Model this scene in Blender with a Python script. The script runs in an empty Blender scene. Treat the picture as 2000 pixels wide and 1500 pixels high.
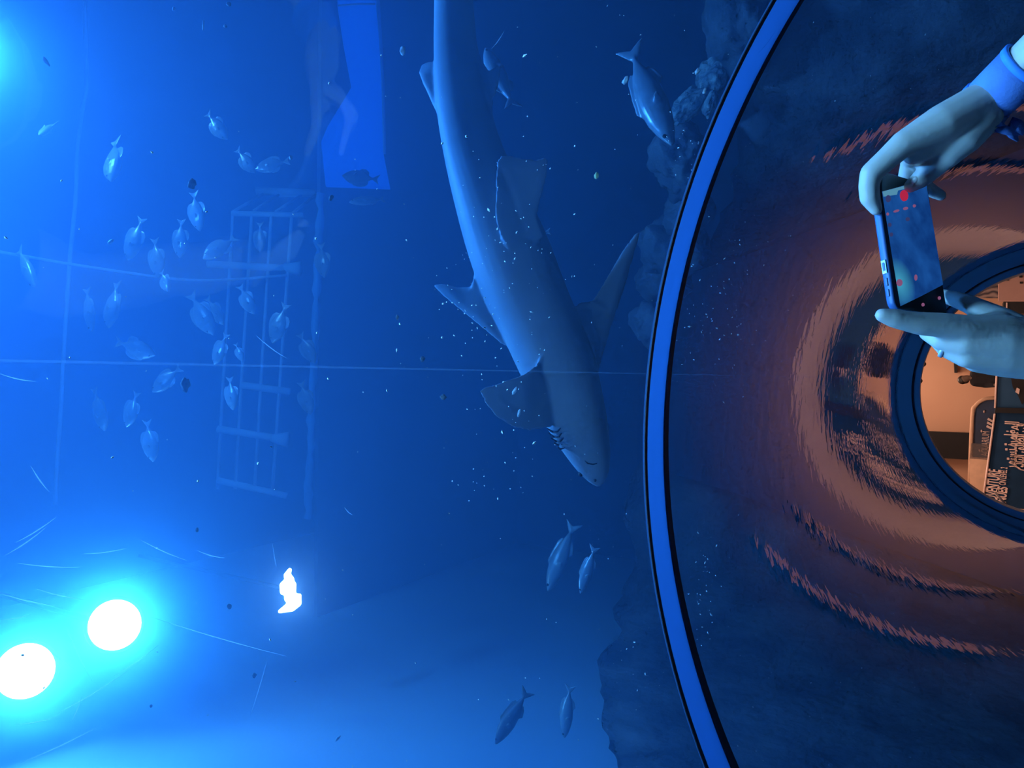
import bpy, bmesh, math, random
from mathutils import Vector, Matrix, noise
PI = math.pi
S = bpy.context.scene
COL = S.collection
rng = random.Random(7)

# ---------------------------------------------------------------- camera frame
F = 1500.0
TH, PS, RO = 0.5248, -0.0131, 0.017
CAM = Vector((0, 0, 1.6))
_cy, _sy = math.cos(PS), math.sin(PS)
FW = Vector((_sy*math.cos(TH), _cy*math.cos(TH), math.sin(TH)))
_r = Vector((_cy, -_sy, 0)); _u = _r.cross(FW)
RT = math.cos(RO)*_r + math.sin(RO)*_u          # world right-ish: towards the top of the sideways frame
UP = -math.sin(RO)*_r + math.cos(RO)*_u         # world up-ish: towards the left of the sideways frame

def W(x, y, d):
    """a point seen at (x, y) of the 2000x1500 frame, at depth d metres"""
    return CAM + d*FW + (750-y)/F*d*RT + (1000-x)/F*d*UP
def V(ix, iy, iz=0.0):
    """direction: frame right, frame down, away"""
    return -ix*UP - iy*RT + iz*FW

cam = bpy.data.cameras.new('camera'); cam_o = bpy.data.objects.new('camera', cam); COL.objects.link(cam_o)
cam.sensor_fit = 'HORIZONTAL'; cam.sensor_width = 36; cam.lens = 36*F/2000; cam.clip_start = .02; cam.clip_end = 200
# frame x axis (right) = -UP, frame y axis (up) = RT
m = Matrix((-UP, RT, -FW)).transposed().to_4x4(); m.translation = CAM
cam_o.matrix_world = m
S.camera = cam_o

# ---------------------------------------------------------------- helpers
def link(o, parent=None):
    COL.objects.link(o)
    if parent is not None: o.parent = parent
    return o
def tag(o, label=None, cat=None, group=None, kind=None):
    if label: o['label'] = label
    if cat: o['category'] = cat
    if group: o['group'] = group
    if kind: o['kind'] = kind
    return o
def obj(name, bm, mat, parent=None, smooth=True, loc=None):
    me = bpy.data.meshes.new(name)
    if isinstance(bm, bmesh.types.BMesh):
        bm.normal_update(); bm.to_mesh(me); bm.free()
    else:
        me = bm
    if len(me.materials): me.materials.clear()
    for mm in (mat if isinstance(mat, (list, tuple)) else [mat]): me.materials.append(mm)
    if smooth:
        for p in me.polygons: p.use_smooth = True
    o = bpy.data.objects.new(name, me)
    link(o, parent)
    if loc is not None: o.location = loc
    return o
def empty(name, loc=(0, 0, 0)):
    o = bpy.data.objects.new(name, None); o.empty_display_size = .1; o.location = loc
    return link(o)
def setparent(o, p):
    """parent keeping o's vertices where they are in the world (p has only a location)"""
    o.parent = p; o.matrix_parent_inverse = Matrix.Translation(-Vector(p.location))
    return o
def add_box(bm, c, s, ax=None, mi=0, bevel=0):
    """box centre c, full size s, optional axes (3 vectors)"""
    ax = ax or (Vector((1, 0, 0)), Vector((0, 1, 0)), Vector((0, 0, 1)))
    vs = []
    for k in range(8):
        p = Vector(c)
        for j in range(3):
            p = p + ax[j]*(s[j]/2 if (k >> j) & 1 else -s[j]/2)
        vs.append(bm.verts.new(p))
    fs = []
    for f in ((0, 2, 3, 1), (4, 5, 7, 6), (0, 1, 5, 4), (2, 6, 7, 3), (0, 4, 6, 2), (1, 3, 7, 5)):
        fc = bm.faces.new([vs[i] for i in f]); fc.material_index = mi; fs.append(fc)
    if bevel:
        es = list({e for f in fs for e in f.edges})
        bmesh.ops.bevel(bm, geom=es, offset=bevel, segments=2, affect='EDGES', profile=.6)
    return fs
def frames(pts):
    out = []; prev = None
    for i, p in enumerate(pts):
        a = pts[max(i-1, 0)]; b = pts[min(i+1, len(pts)-1)]
        t = (b-a).normalized()
        if prev is None:
            n = t.orthogonal().normalized()
        else:
            n = (prev - t*prev.dot(t))
            n = n.normalized() if n.length > 1e-6 else t.orthogonal().normalized()
        prev = n; out.append((t, n, t.cross(n)))
    return out
def add_tube(bm, pts, rad, n=8, cap=True, mi=0):
    pts = [Vector(p) for p in pts]
    rs = rad if isinstance(rad, (list, tuple)) else [rad]*len(pts)
    rings = []
    for (t, a, b), p, r in zip(frames(pts), pts, rs):
        rings.append([bm.verts.new(p + r*(math.cos(2*PI*k/n)*a + math.sin(2*PI*k/n)*b)) for k in range(n)])
    for i in range(len(rings)-1):
        for k in range(n):
            bm.faces.new((rings[i][k], rings[i][(k+1) % n], rings[i+1][(k+1) % n], rings[i+1][k])).material_index = mi
    if cap:
        bm.faces.new(rings[0][::-1]).material_index = mi; bm.faces.new(rings[-1]).material_index = mi
def add_ball(bm, c, r, sub=2):
    d = bmesh.ops.create_icosphere(bm, subdivisions=sub, radius=1.0)
    r = r if isinstance(r, (list, tuple)) else (r, r, r)
    for v in d['verts']:
        v.co = Vector((v.co.x*r[0], v.co.y*r[1], v.co.z*r[2])) + Vector(c)
    return d['verts']
def add_capsule(bm, a, b, ra, rb, n=14):
    """closed tapered capsule: sphere-swept segment"""
    a, b = Vector(a), Vector(b); t = (b-a); L = t.length
    if L < 1e-7: add_ball(bm, a, ra); return
    t /= L; u = t.orthogonal().normalized(); w = t.cross(u)
    prof = []
    for k in range(5): ang = PI/2*(1-k/4); prof.append((-ra*math.sin(ang), ra*math.cos(ang)))
    for k in range(5): ang = PI/2*k/4; prof.append((L+rb*math.sin(ang), rb*math.cos(ang)))
    prof[0] = (prof[0][0], 1e-5); prof[-1] = (prof[-1][0], 1e-5)
    rings = [[bm.verts.new(a + t*s + r*(math.cos(2*PI*k/n)*u + math.sin(2*PI*k/n)*w)) for k in range(n)] for s, r in prof]
    for i in range(len(rings)-1):
        for k in range(n): bm.faces.new((rings[i][k], rings[i][(k+1) % n], rings[i+1][(k+1) % n], rings[i+1][k]))
    bm.faces.new(rings[0][::-1]); bm.faces.new(rings[-1])
def add_chain(bm, pts, rs):
    for i in range(len(pts)-1): add_capsule(bm, pts[i], pts[i+1], rs[i], rs[i+1])
def add_plate(bm, poly, nrm, t0, inner=.55):
    """a fin: a closed plate from an outline, thick in the middle and thin at its edge"""
    c = sum(poly, Vector())/len(poly)
    nrm = nrm.normalized()
    rim_a = [bm.verts.new(p + nrm*t0*.28) for p in poly]
    rim_b = [bm.verts.new(p - nrm*t0*.28) for p in poly]
    in_a = [bm.verts.new(c + (p-c)*inner + nrm*t0) for p in poly]
    in_b = [bm.verts.new(c + (p-c)*inner - nrm*t0) for p in poly]
    n = len(poly)
    for k in range(n):
        j = (k+1) % n
        bm.faces.new((rim_a[k], rim_a[j], in_a[j], in_a[k]))
        bm.faces.new((rim_b[j], rim_b[k], in_b[k], in_b[j]))
        bm.faces.new((rim_a[j], rim_a[k], rim_b[k], rim_b[j]))
    bm.faces.new(in_a); bm.faces.new(in_b[::-1])
def remeshed(bm, vox, smooth=6, sub=0, decimate=None):
    """grow one continuous skin round overlapping pieces"""
    bmesh.ops.recalc_face_normals(bm, faces=bm.faces)
    me = bpy.data.meshes.new('skin'); bm.to_mesh(me); bm.free()
    o = bpy.data.objects.new('skin', me); COL.objects.link(o)
    r = o.modifiers.new('r', 'REMESH'); r.mode = 'VOXEL'; r.voxel_size = vox; r.use_smooth_shade = True
    s = o.modifiers.new('s', 'SMOOTH'); s.iterations = smooth; s.factor = .5
    if decimate:
        dm = o.modifiers.new('d', 'DECIMATE'); dm.ratio = decimate
    bpy.context.view_layer.update()
    dg = bpy.context.evaluated_depsgraph_get()
    out = bpy.data.meshes.new_from_object(o.evaluated_get(dg))
    bpy.data.objects.remove(o); bpy.data.meshes.remove(me)
    return out
def catmull(pts, n=6):
    out = []
    P = [pts[0]*2-pts[1]] + list(pts) + [pts[-1]*2-pts[-2]]
    for i in range(1, len(P)-2):
        for k in range(n):
            t = k/n
            out.append(.5*((2*P[i]) + (P[i+1]-P[i-1])*t + (2*P[i-1]-5*P[i]+4*P[i+1]-P[i+2])*t*t + (3*P[i]-P[i-1]-3*P[i+1]+P[i+2])*t**3))
    out.append(P[-2]); return out

# ---------------------------------------------------------------- materials
def mat(name):
    m = bpy.data.materials.new(name); m.use_nodes = True
    nt = m.node_tree; nt.nodes.clear()
    out = nt.nodes.new('ShaderNodeOutputMaterial')
    return m, nt, out
def N(nt, t, **kw):
    n = nt.nodes.new(t)
    for k, v in kw.items():
        if k in n.inputs: n.inputs[k].default_value = v
        else: setattr(n, k, v)
    return n
def pbr(name, c1, rough=.5, c2=None, scale=6, metal=0, bump=0, bscale=None, spec=.5, sub=0, stretch=None, detail=4, emit=None):
    m, nt, out = mat(name)
    b = N(nt, 'ShaderNodeBsdfPrincipled')
    b.inputs['Roughness'].default_value = rough; b.inputs['Metallic'].default_value = metal
    b.inputs['Specular IOR Level'].default_value = spec
    if sub: b.inputs['Subsurface Weight'].default_value = sub; b.inputs['Subsurface Radius'].default_value = (.01, .004, .002); b.inputs['Subsurface Scale'].default_value = .5
    tc = N(nt, 'ShaderNodeTexCoord'); mp = N(nt, 'ShaderNodeMapping')
    if stretch: mp.inputs['Scale'].default_value = stretch
    nt.links.new(tc.outputs['Object'], mp.inputs['Vector'])
    nz = N(nt, 'ShaderNodeTexNoise'); nz.inputs['Scale'].default_value = scale; nz.inputs['Detail'].default_value = detail
    nt.links.new(mp.outputs['Vector'], nz.inputs['Vector'])
    rp = N(nt, 'ShaderNodeValToRGB')
    c2 = c2 or tuple(x*.8 for x in c1)
    rp.color_ramp.elements[0].position = .35; rp.color_ramp.elements[1].position = .65
    rp.color_ramp.elements[0].color = (*c2, 1); rp.color_ramp.elements[1].color = (*c1, 1)
    nt.links.new(nz.outputs['Fac'], rp.inputs['Fac']); nt.links.new(rp.outputs['Color'], b.inputs['Base Color'])
    if bump:
        bp = N(nt, 'ShaderNodeBump'); bp.inputs['Strength'].default_value = bump; bp.inputs['Distance'].default_value = .05
        n2 = N(nt, 'ShaderNodeTexNoise'); n2.inputs['Scale'].default_value = bscale or scale*3; n2.inputs['Detail'].default_value = 6
        nt.links.new(mp.outputs['Vector'], n2.inputs['Vector'])
        nt.links.new(n2.outputs['Fac'], bp.inputs['Height']); nt.links.new(bp.outputs['Normal'], b.inputs['Normal'])
    if emit:
        b.inputs['Emission Color'].default_value = (*emit[:3], 1); b.inputs['Emission Strength'].default_value = emit[3]
    nt.links.new(b.outputs[0], out.inputs['Surface'])
    return m
def emitter(name, c, s):
    m, nt, out = mat(name)
    e = N(nt, 'ShaderNodeEmission'); e.inputs['Color'].default_value = (*c, 1); e.inputs['Strength'].default_value = s
    nt.links.new(e.outputs[0], out.inputs['Surface'])
    m.cycles.emission_sampling = 'FRONT' if 'lamp' in name else 'NONE'
    return m
def acrylic():
    m, nt, out = mat('acrylic_inner_face')
    tr = N(nt, 'ShaderNodeBsdfTransparent'); tr.inputs['Color'].default_value = (.93, .97, 1, 1)
    gl = N(nt, 'ShaderNodeBsdfAnisotropic'); gl.inputs['Roughness'].default_value = .004; gl.inputs['Color'].default_value = (1, 1, 1, 1)
    fr = N(nt, 'ShaderNodeFresnel'); fr.inputs['IOR'].default_value = 1.49
    tc = N(nt, 'ShaderNodeTexCoord')
    n1 = N(nt, 'ShaderNodeTexNoise'); n1.inputs['Scale'].default_value = 9; n1.inputs['Detail'].default_value = 2; n1.inputs['Roughness'].default_value = .45
    nt.links.new(tc.outputs['Object'], n1.inputs['Vector'])
    bp = N(nt, 'ShaderNodeBump'); bp.inputs['Strength'].default_value = 1; bp.inputs['Distance'].default_value = ACR_BUMP
    nt.links.new(n1.outputs['Fac'], bp.inputs['Height']); nt.links.new(bp.outputs['Normal'], gl.inputs['Normal'])
    mx = N(nt, 'ShaderNodeMixShader')
    nt.links.new(fr.outputs[0], mx.inputs[0]); nt.links.new(tr.outputs[0], mx.inputs[1]); nt.links.new(gl.outputs[0], mx.inputs[2])
    nt.links.new(mx.outputs[0], out.inputs['Surface'])
    m2, nt, out = mat('acrylic_wet_face')
    tr = N(nt, 'ShaderNodeBsdfTransparent'); tr.inputs['Color'].default_value = (.97, .99, 1, 1)
    nt.links.new(tr.outputs[0], out.inputs['Surface'])
    return m, m2
def water():
    m, nt, out = mat('tank_water')
    sc = N(nt, 'ShaderNodeVolumeScatter'); sc.inputs['Color'].default_value = (.05, .29, 1, 1); sc.inputs['Density'].default_value = HAZE; sc.inputs['Anisotropy'].default_value = .35
    ab = N(nt, 'ShaderNodeVolumeAbsorption'); ab.inputs['Color'].default_value = (.1, .6, .98, 1); ab.inputs['Density'].default_value = ABSORB
    ad = N(nt, 'ShaderNodeAddShader')
    s2 = N(nt, 'ShaderNodeVolumeScatter'); s2.inputs['Color'].default_value = (.5, .9, 1, 1); s2.inputs['Density'].default_value = GLOW; s2.inputs['Anisotropy'].default_value = .94
    a2 = N(nt, 'ShaderNodeAddShader')
    nt.links.new(sc.outputs[0], ad.inputs[0]); nt.links.new(ab.outputs[0], ad.inputs[1]); nt.links.new(ad.outputs[0], a2.inputs[0]); nt.links.new(s2.outputs[0], a2.inputs[1]); nt.links.new(a2.outputs[0], out.inputs['Volume'])
    return m
ACR_BUMP = .0010
HAZE, ABSORB, GLOW = .074, .038, .055
LAMP_C = (.10, .40, 1.0)
M_ACR, M_WET = acrylic()
M_WATER = water()
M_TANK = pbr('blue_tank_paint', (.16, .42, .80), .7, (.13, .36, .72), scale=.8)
M_FARW = pbr('dark_rockwork_wall', (.06, .18, .36), .8, (.045, .14, .30), scale=1.2, bump=.6)
M_SAND = pbr('tank_sand', (.25, .3, .35), .9, (.18, .22, .28), scale=8)
M_DECK = pbr('dark_deck_paint', (.04, .12, .27), .8, (.03, .10, .23), scale=.8)
M_CEIL = pbr('blue_ceiling_paint', (.10, .28, .6), .8, scale=.5)
M_ROCKP = pbr('pale_reef_stone', (.5, .55, .55), .8, (.12, .16, .2), scale=9, bump=.9, bscale=20)
M_ROCK = pbr('reef_rock', (.15, .16, .19), .85, (.03, .05, .07), scale=2.2, bump=.9, bscale=7)
M_GASK = pbr('black_gasket', (.006, .02, .04), .5, scale=20)
M_CARPET = pbr('brown_carpet', (.11, .062, .058), .95, (.085, .048, .045), scale=40)
M_PEACH = pbr('peach_wall_paint', (.72, .44, .30), .6, (.70, .42, .285), scale=1.5)
M_RIM = pbr('blue_enamel_rim', (.26, .40, .56), .5, (.24, .37, .53), scale=3)
M_NAVY = pbr('navy_panel', (.03, .06, .15), .5, (.03, .045, .09), scale=2)
M_TEXT0 = pbr('tan_kerb_paint', (.75, .48, .34), .5, scale=6)
M_BLACK = pbr('matt_black', (.006, .007, .012), .6, scale=8)
M_RAIL = pbr('painted_steel', (.45, .62, .85), .5, (.4, .56, .8), scale=6)
M_LENS = emitter('lamp_lens', (.05, .34, 1.0), 190)
M_FILL_HANDS = emitter('hand_fill_lamp_lens', (.12, .44, 1.0), 470)  # for the added fill lamps that brighten the hands
M_HOUS = pbr('lamp_housing', (.03, .08, .15), .4, scale=10, metal=.4)
M_SKIN = pbr('skin', (.62, .52, .44), .5, (.56, .46, .38), scale=22, bump=.03, bscale=160, sub=.15)
M_GLINT = emitter('glint_as_lamp_lens', (.35, .62, 1.0), 14)

# ================================================================= the tunnel
R_IN, R_OUT = 1.8, 1.88
XC, ZC = -.15, 1.6-1.174
Y0, YJ0, YJ1, YE = -5.0, 1.7145, 1.8332, 11.9
PHI = PI/2
def arch(y, r, phi):
    return Vector((XC + r*math.sin(phi), y, ZC + r*math.cos(phi)))
def arch_slab(bm, y0, y1, r0, r1, nphi=96, ny=1, wfun=None, mi_in=0, mi_out=1):
    """a closed curved slab; y1 may depend on phi"""
    gi, go = [], []
    for i in range(nphi+1):
        ph = -PHI + 2*PHI*i/nphi
        a = y0(ph) if callable(y0) else y0; b = y1(ph) if callable(y1) else y1
        gi.append([bm.verts.new(arch(a+(b-a)*j/ny, r0, ph)) for j in range(ny+1)])
        go.append([bm.verts.new(arch(a+(b-a)*j/ny, r1, ph)) for j in range(ny+1)])
    for i in range(nphi):
        for j in range(ny):
            bm.faces.new((gi[i][j], gi[i][j+1], gi[i+1][j+1], gi[i+1][j])).material_index = mi_in
            bm.faces.new((go[i][j], go[i+1][j], go[i+1][j+1], go[i][j+1])).material_index = mi_out
        for j in (0, ny):
            q = (gi[i][j], gi[i+1][j], go[i+1][j], go[i][j])
            bm.faces.new(q if j == 0 else q[::-1]).material_index = mi_out
    for i in (0, nphi):
        for j in range(ny):
            q = (gi[i][j], go[i][j], go[i][j+1], gi[i][j+1])
            bm.faces.new(q if i == 0 else q[::-1]).material_index = mi_out
    bmesh.ops.recalc_face_normals(bm, faces=bm.faces)
    bm.normal_update()
    f0 = next(f for f in bm.faces if f.material_index == mi_in)
    ctr = f0.calc_center_median(); ax = Vector((XC, ctr.y, ZC)) - ctr
    if f0.normal.dot(ax) < 0:
        bmesh.ops.reverse_faces(bm, faces=list(bm.faces)); bm.normal_update()
    for e in bm.edges:
        if len(e.link_faces) == 2 and e.calc_face_angle(0) > .6: e.smooth = False
for nm, a, b, lab in (('window_1', Y0, YJ0-.012, 'near curved clear acrylic panel of the tunnel, overhead before the joint'),
                      ('window_2', YJ1+.03, YE-.02, 'far curved clear acrylic panel of the tunnel, reflecting the orange room')):
    bm = bmesh.new(); arch_slab(bm, a, b, R_IN, R_OUT, nphi=160)
    tag(obj(nm, bm, [M_ACR, M_WET]), lab, 'window', kind='structure')

# the joint between the two panels: pale sealant band with a black gasket on each side
def joint_mat():
    m, nt, out = mat('pale_joint_sealant')
    d = N(nt, 'ShaderNodeBsdfDiffuse'); d.inputs['Color'].default_value = (.21, .38, .56, 1)
    t = N(nt, 'ShaderNodeBsdfTranslucent'); t.inputs['Color'].default_value = (.20, .36, .54, 1)
    nz = N(nt, 'ShaderNodeTexNoise'); nz.inputs['Scale'].default_value = 4
    rp = N(nt, 'ShaderNodeMapRange'); rp.inputs['To Min'].default_value = .75; rp.inputs['To Max'].default_value = .9
    mx = N(nt, 'ShaderNodeMixShader')
    nt.links.new(nz.outputs['Fac'], rp.inputs['Value']); nt.links.new(rp.outputs[0], mx.inputs[0])
    nt.links.new(d.outputs[0], mx.inputs[1]); nt.links.new(t.outputs[0], mx.inputs[2]); nt.links.new(mx.outputs[0], out.inputs['Surface'])
    return m
M_JOINT = joint_mat()
root = tag(empty('trim_1', arch(YJ0, R_IN, 0)), 'glowing blue curved joint band between the two tunnel panels', 'joint', kind='structure')
bm = bmesh.new(); arch_slab(bm, YJ0, YJ1, R_IN+.001, R_IN+.010, nphi=128)
setparent(obj('sealant_band', bm, [M_JOINT, M_JOINT]), root)
bm = bmesh.new(); arch_slab(bm, YJ0-.017, YJ0, R_IN-.0015, R_IN+.0005, nphi=128)
setparent(obj('gasket', bm, [M_GASK, M_GASK]), root)
bm = bmesh.new(); arch_slab(bm, YJ1, lambda p: YJ1+.028-.022*math.sin(p)*1.1, R_IN-.003, R_IN+.010, nphi=128)
setparent(obj('gasket', bm, [M_GASK, M_GASK]), root)
# thin glued seam along the crown
bm = bmesh.new()
s0 = math.asin(.157/R_IN)
for a, b in ((Y0, YJ0-.02), (YJ1+.04, 7.2)):
    gi = []
    for ph in (s0-.0006, s0+.0006):
        gi.append([bm.verts.new(arch(a, R_IN-.0015, ph)), bm.verts.new(arch(b, R_IN-.0015, ph)), bm.verts.new(arch(b, R_IN+.004, ph)), bm.verts.new(arch(a, R_IN+.004, ph))])
    for k in range(4): bm.faces.new((gi[0][k], gi[0][(k+1) % 4], gi[1][(k+1) % 4], gi[1][k]))
    bm.faces.new(gi[0][::-1]); bm.faces.new(gi[1])
bmesh.ops.recalc_face_normals(bm, faces=bm.faces)
def seam_mat(clear=.98):
    m, nt, out = mat('clear_glue_seam')
    d = N(nt, 'ShaderNodeBsdfTranslucent'); d.inputs['Color'].default_value = (.5, .7, .9, 1)
    t = N(nt, 'ShaderNodeBsdfTransparent')
    mx = N(nt, 'ShaderNodeMixShader'); mx.inputs[0].default_value = clear
    nt.links.new(d.outputs[0], mx.inputs[1]); nt.links.new(t.outputs[0], mx.inputs[2]); nt.links.new(mx.outputs[0], out.inputs['Surface'])
    return m
tag(obj('trim_3', bm, seam_mat()), 'thin straight glued seam running along the tunnel crown', 'seam', kind='structure')
# far rim: two blue bands with a dark groove between
root = tag(empty('trim_2', arch(YE, R_IN, 0)), 'blue round rim at the far end of the tunnel', 'rim', kind='structure')
for nm, ra, rb, ya, yb, mm in (('outer_band', 1.71, 1.90, YE-.05, YE+.25, M_RIM), ('inner_band', 1.61, 1.70, YE-.0, YE+.30, M_RIM), ('groove', 1.695, 1.715, YE-.03, YE+.2, M_GASK)):
    bm = bmesh.new(); arch_slab(bm, ya, yb, ra, rb, nphi=96)
    setparent(obj(nm, bm, [mm, mm]), root)
# plinths below the arch, floor
for sgn, nm in ((-1, 'baseboard_left'), (1, 'baseboard_right')):
    bm = bmesh.new(); add_box(bm, (XC+sgn*(R_IN+.05), (Y0+YE)/2, ZC/2), (.22, YE-Y0, ZC), bevel=.01)
    tag(obj(nm, bm, M_NAVY, smooth=False), 'dark plinth carrying the tunnel panels', 'plinth', kind='structure')
bm = bmesh.new(); add_box(bm, (2, 11, -.05), (24, 36, .1))
tag(obj('floor', bm, M_CARPET, smooth=False), 'dark floor', 'floor', kind='structure')
bm = bmesh.new(); add_box(bm, (XC, Y0-.1, 1.2), (4.2, .2, 2.6))
tag(obj('wall_back', bm, M_NAVY, smooth=False), 'dark wall behind the camera', 'wall', kind='structure')

M_FLOORL = emitter('floor_marker_glow', (1.0, .36, .26), .3)
for x, y, lab in ((-1.33, 10.2, 'small orange floor light on the lamp side, mirrored as the outer orange streak'), (-1.33, 13.1, 'small orange floor light on the lamp side, mirrored as the inner streak'),
                  (.93, 9.15, 'small orange floor light on the shark side, nearer of two, mirrored above the wristband hand'), (.97, 11.72, 'small orange floor light on the shark side, further of two, mirrored beside the thumb')):
    t = empty('floor_light', (x, y, .013)); tag(t, lab, 'floor light', 'orange floor lights along the tunnel')
    bm = bmesh.new(); add_box(bm, (0, 0, .03), (.20, .30, .06), bevel=.008); obj('lamp_base', bm, M_BLACK, t, smooth=False)
    bm = bmesh.new()
    for k in range(3): add_box(bm, (0, -.09+.09*k, .065), (.16, .06, .012), bevel=.003)
    obj('light_strip', bm, M_FLOORL, t, smooth=False)
# ================================================================= the tank
XL, XR, YB, ZT = -3.0, 8.0, -5.0, 8.35
def arch_wall(bm, y0, y1, x0, x1, z1, r):
    """wall with an arched opening, a closed slab"""
    n = 64
    hole = [(XC - r, 0.0)] + [(XC + r*math.sin(-PHI+2*PHI*i/n), ZC + r*math.cos(-PHI+2*PHI*i/n)) for i in range(n+1)] + [(XC + r, 0.0)]
    outer = []
    for (hx, hz) in hole:
        a = math.atan2(hz-ZC, hx-XC)
        dx, dz = math.cos(a), math.sin(a)
        t = 1e9
        if dx > 1e-6: t = min(t, (x1-XC)/dx)
        if dx < -1e-6: t = min(t, (x0-XC)/dx)
        if dz > 1e-6: t = min(t, (z1-ZC)/dz)
        if hz <= 0: outer.append((x0 if hx < XC else x1, 0.0))
        else: outer.append((XC+dx*t, ZC+dz*t))
    # corners
    for cx in (x0, x1):
        k = min(range(len(outer)), key=lambda i: (outer[i][0]-cx)**2+(outer[i][1]-z1)**2); outer[k] = (cx, z1)
    H = [[bm.verts.new((x, y, z)) for x, z in hole] for y in (y0, y1)]
    O = [[bm.verts.new((x, y, z)) for x, z in outer] for y in (y0, y1)]
    for i in range(len(hole)-1):
        bm.faces.new((H[0][i], H[0][i+1], O[0][i+1], O[0][i])); bm.faces.new((H[1][i], O[1][i], O[1][i+1], H[1][i+1]))
        bm.faces.new((H[0][i], H[1][i], H[1][i+1], H[0][i+1])); bm.faces.new((O[0][i], O[0][i+1], O[1][i+1], O[1][i]))
    for k in (0, -1): bm.faces.new((H[0][k], O[0][k], O[1][k], H[1][k]))
    bmesh.ops.recalc_face_normals(bm, faces=bm.faces)
bm = bmesh.new(); arch_wall(bm, YE, YE+.25, XL-.2, XR+.2, 12, 1.895)
tag(obj('wall_far', bm, M_FARW, smooth=False), 'dark far wall of the tank round the tunnel mouth', 'wall', kind='structure')
bm = bmesh.new(); add_box(bm, (XL-.15, (YB+YE)/2, 6), (.3, YE-YB, 12))
tag(obj('wall_left', bm, pbr('lamplit_tank_paint', (.5, .74, .95), .7, (.42, .66, .9), scale=.6), smooth=False), 'lit blue side wall of the tank', 'wall', kind='structure')  # the lamps' light on this wall is put into its paler paint
bm = bmesh.new(); add_box(bm, (XR+.15, (YB+YE)/2, 6), (.3, YE-YB, 12))
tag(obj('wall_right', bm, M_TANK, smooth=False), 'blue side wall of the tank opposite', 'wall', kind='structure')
bm = bmesh.new(); arch_wall(bm, YB-.2, YB, XL-.2, XR+.2, 12, 1.895)
tag(obj('wall_near', bm, M_TANK, smooth=False), 'blue wall of the tank behind the camera', 'wall', kind='structure')
bm = bmesh.new(); add_box(bm, ((XL+XR)/2, (YB+YE)/2, 12.1), (XR-XL+.6, YE-YB+.6, .2))
tag(obj('ceiling', bm, M_CEIL, smooth=False), 'blue lit ceiling high above the tank', 'ceiling', kind='structure')
for nm, a, b in (('floor_2', XL, XC-R_OUT-.1), ('floor_3', XC+R_OUT+.1, XR)):
    bm = bmesh.new(); add_box(bm, ((a+b)/2, (YB+YE)/2, .04), (b-a, YE-YB, .08))
    tag(obj(nm, bm, M_SAND, smooth=False), 'sand bottom of the tank', 'floor', kind='structure')
# the water itself: one body with the tunnel's hollow left out
bm = bmesh.new()
n = 64
prof = [(XL+.001, .085), (XC-R_OUT-.02, .085)] + [(XC+(R_OUT+.004)*math.sin(-PHI+2*PHI*i/n), ZC+(R_OUT+.004)*math.cos(-PHI+2*PHI*i/n)) for i in range(n+1)] + \
       [(XC+R_OUT+.02, .085), (XR-.001, .085), (XR-.001, ZT), (XL+.001, ZT)]
A = [bm.verts.new((x, YB+.002, z)) for x, z in prof]; B = [bm.verts.new((x, YE-.002, z)) for x, z in prof]
for i in range(len(prof)):
    j = (i+1) % len(prof); bm.faces.new((A[i], A[j], B[j], B[i]))
bm.faces.new(A[::-1]); bm.faces.new(B)
bmesh.ops.recalc_face_normals(bm, faces=bm.faces)
wo = obj('water', bm, M_WATER, smooth=False)
tag(wo, 'hazy blue tank water surrounding the tunnel', 'water', kind='stuff')

# ------------------------------------------------- lamps
def lamp(p, aim, r, label, group='round tank floodlights', lens=None, hood=0):
    p = Vector(p); d = (Vector(aim)-p).normalized()
    t = empty('floodlight', p); tag(t, label, 'lamp', group)
    u = d.orthogonal().normalized(); w = d.cross(u)
    bm = bmesh.new()
    prof = [(-.16, .02), (-.16, r*.7), (-.06, r*1.1), (.0, r*1.14), (.0, r*1.02), (-.01, r*1.0)]
    if hood: prof[3:5] = [(.0, r*1.14), (hood, r*1.25), (hood, r*1.22), (.0, r*1.05)]
    rings = [[bm.verts.new(d*s + q*(math.cos(2*PI*k/32)*u+math.sin(2*PI*k/32)*w)) for k in range(32)] for s, q in prof]
    for i in range(len(rings)-1):
        for k in range(32): bm.faces.new((rings[i][k], rings[i][(k+1) % 32], rings[i+1][(k+1) % 32], rings[i+1][k]))
    bm.faces.new(rings[0][::-1])
    obj('housing', bm, M_HOUS, t)
    bm = bmesh.new()
    rings = [[bm.verts.new(d*s + q*(math.cos(2*PI*k/32)*u+math.sin(2*PI*k/32)*w)) for k in range(32)] for s, q in ((-.006, r), (.012, r*.8), (.02, r*.4))]
    for i in range(2):
        for k in range(32): bm.faces.new((rings[i][k], rings[i][(k+1) % 32], rings[i+1][(k+1) % 32], rings[i+1][k]))
    bm.faces.new(rings[-1])
    obj('lens', bm, lens or M_LENS, t)
    bm = bmesh.new()
    add_tube(bm, [-d*.1, -d*.1+Vector((0, 0, .45)), Vector((0, 0, 12-p.z))-d*.1], .025, 8)
    obj('hanger', bm, M_HOUS, t)
    return t
M_FILL_TOP = emitter('shark_fill_lamp_lens', (.025, .22, 1.0), 1700)  # for an unseen lamp added overhead to brighten the shark's flank
lamp((1.4, 1.0, 7.6), (.2, 3.2, 2.6), .25, 'unseen floodlight added high overhead to brighten the shark', lens=M_FILL_TOP, hood=.25)
LP1, LP2 = W(225, 1220, 6.3), W(50, 1310, 6.1)
LP3 = W(-75, 105, 6.2)
tgt = Vector((.6, 1.5, 1.2))
lamp(LP1, tgt, .20, 'larger round white floodlight, complete inside the frame')
lamp(LP2, tgt, .21, 'round white floodlight cut by the frame edge beside the complete one')
lamp(LP3, W(330, 560, 6.7), .22, 'floodlight just out of frame, only its cyan glow showing in the corner')
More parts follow.
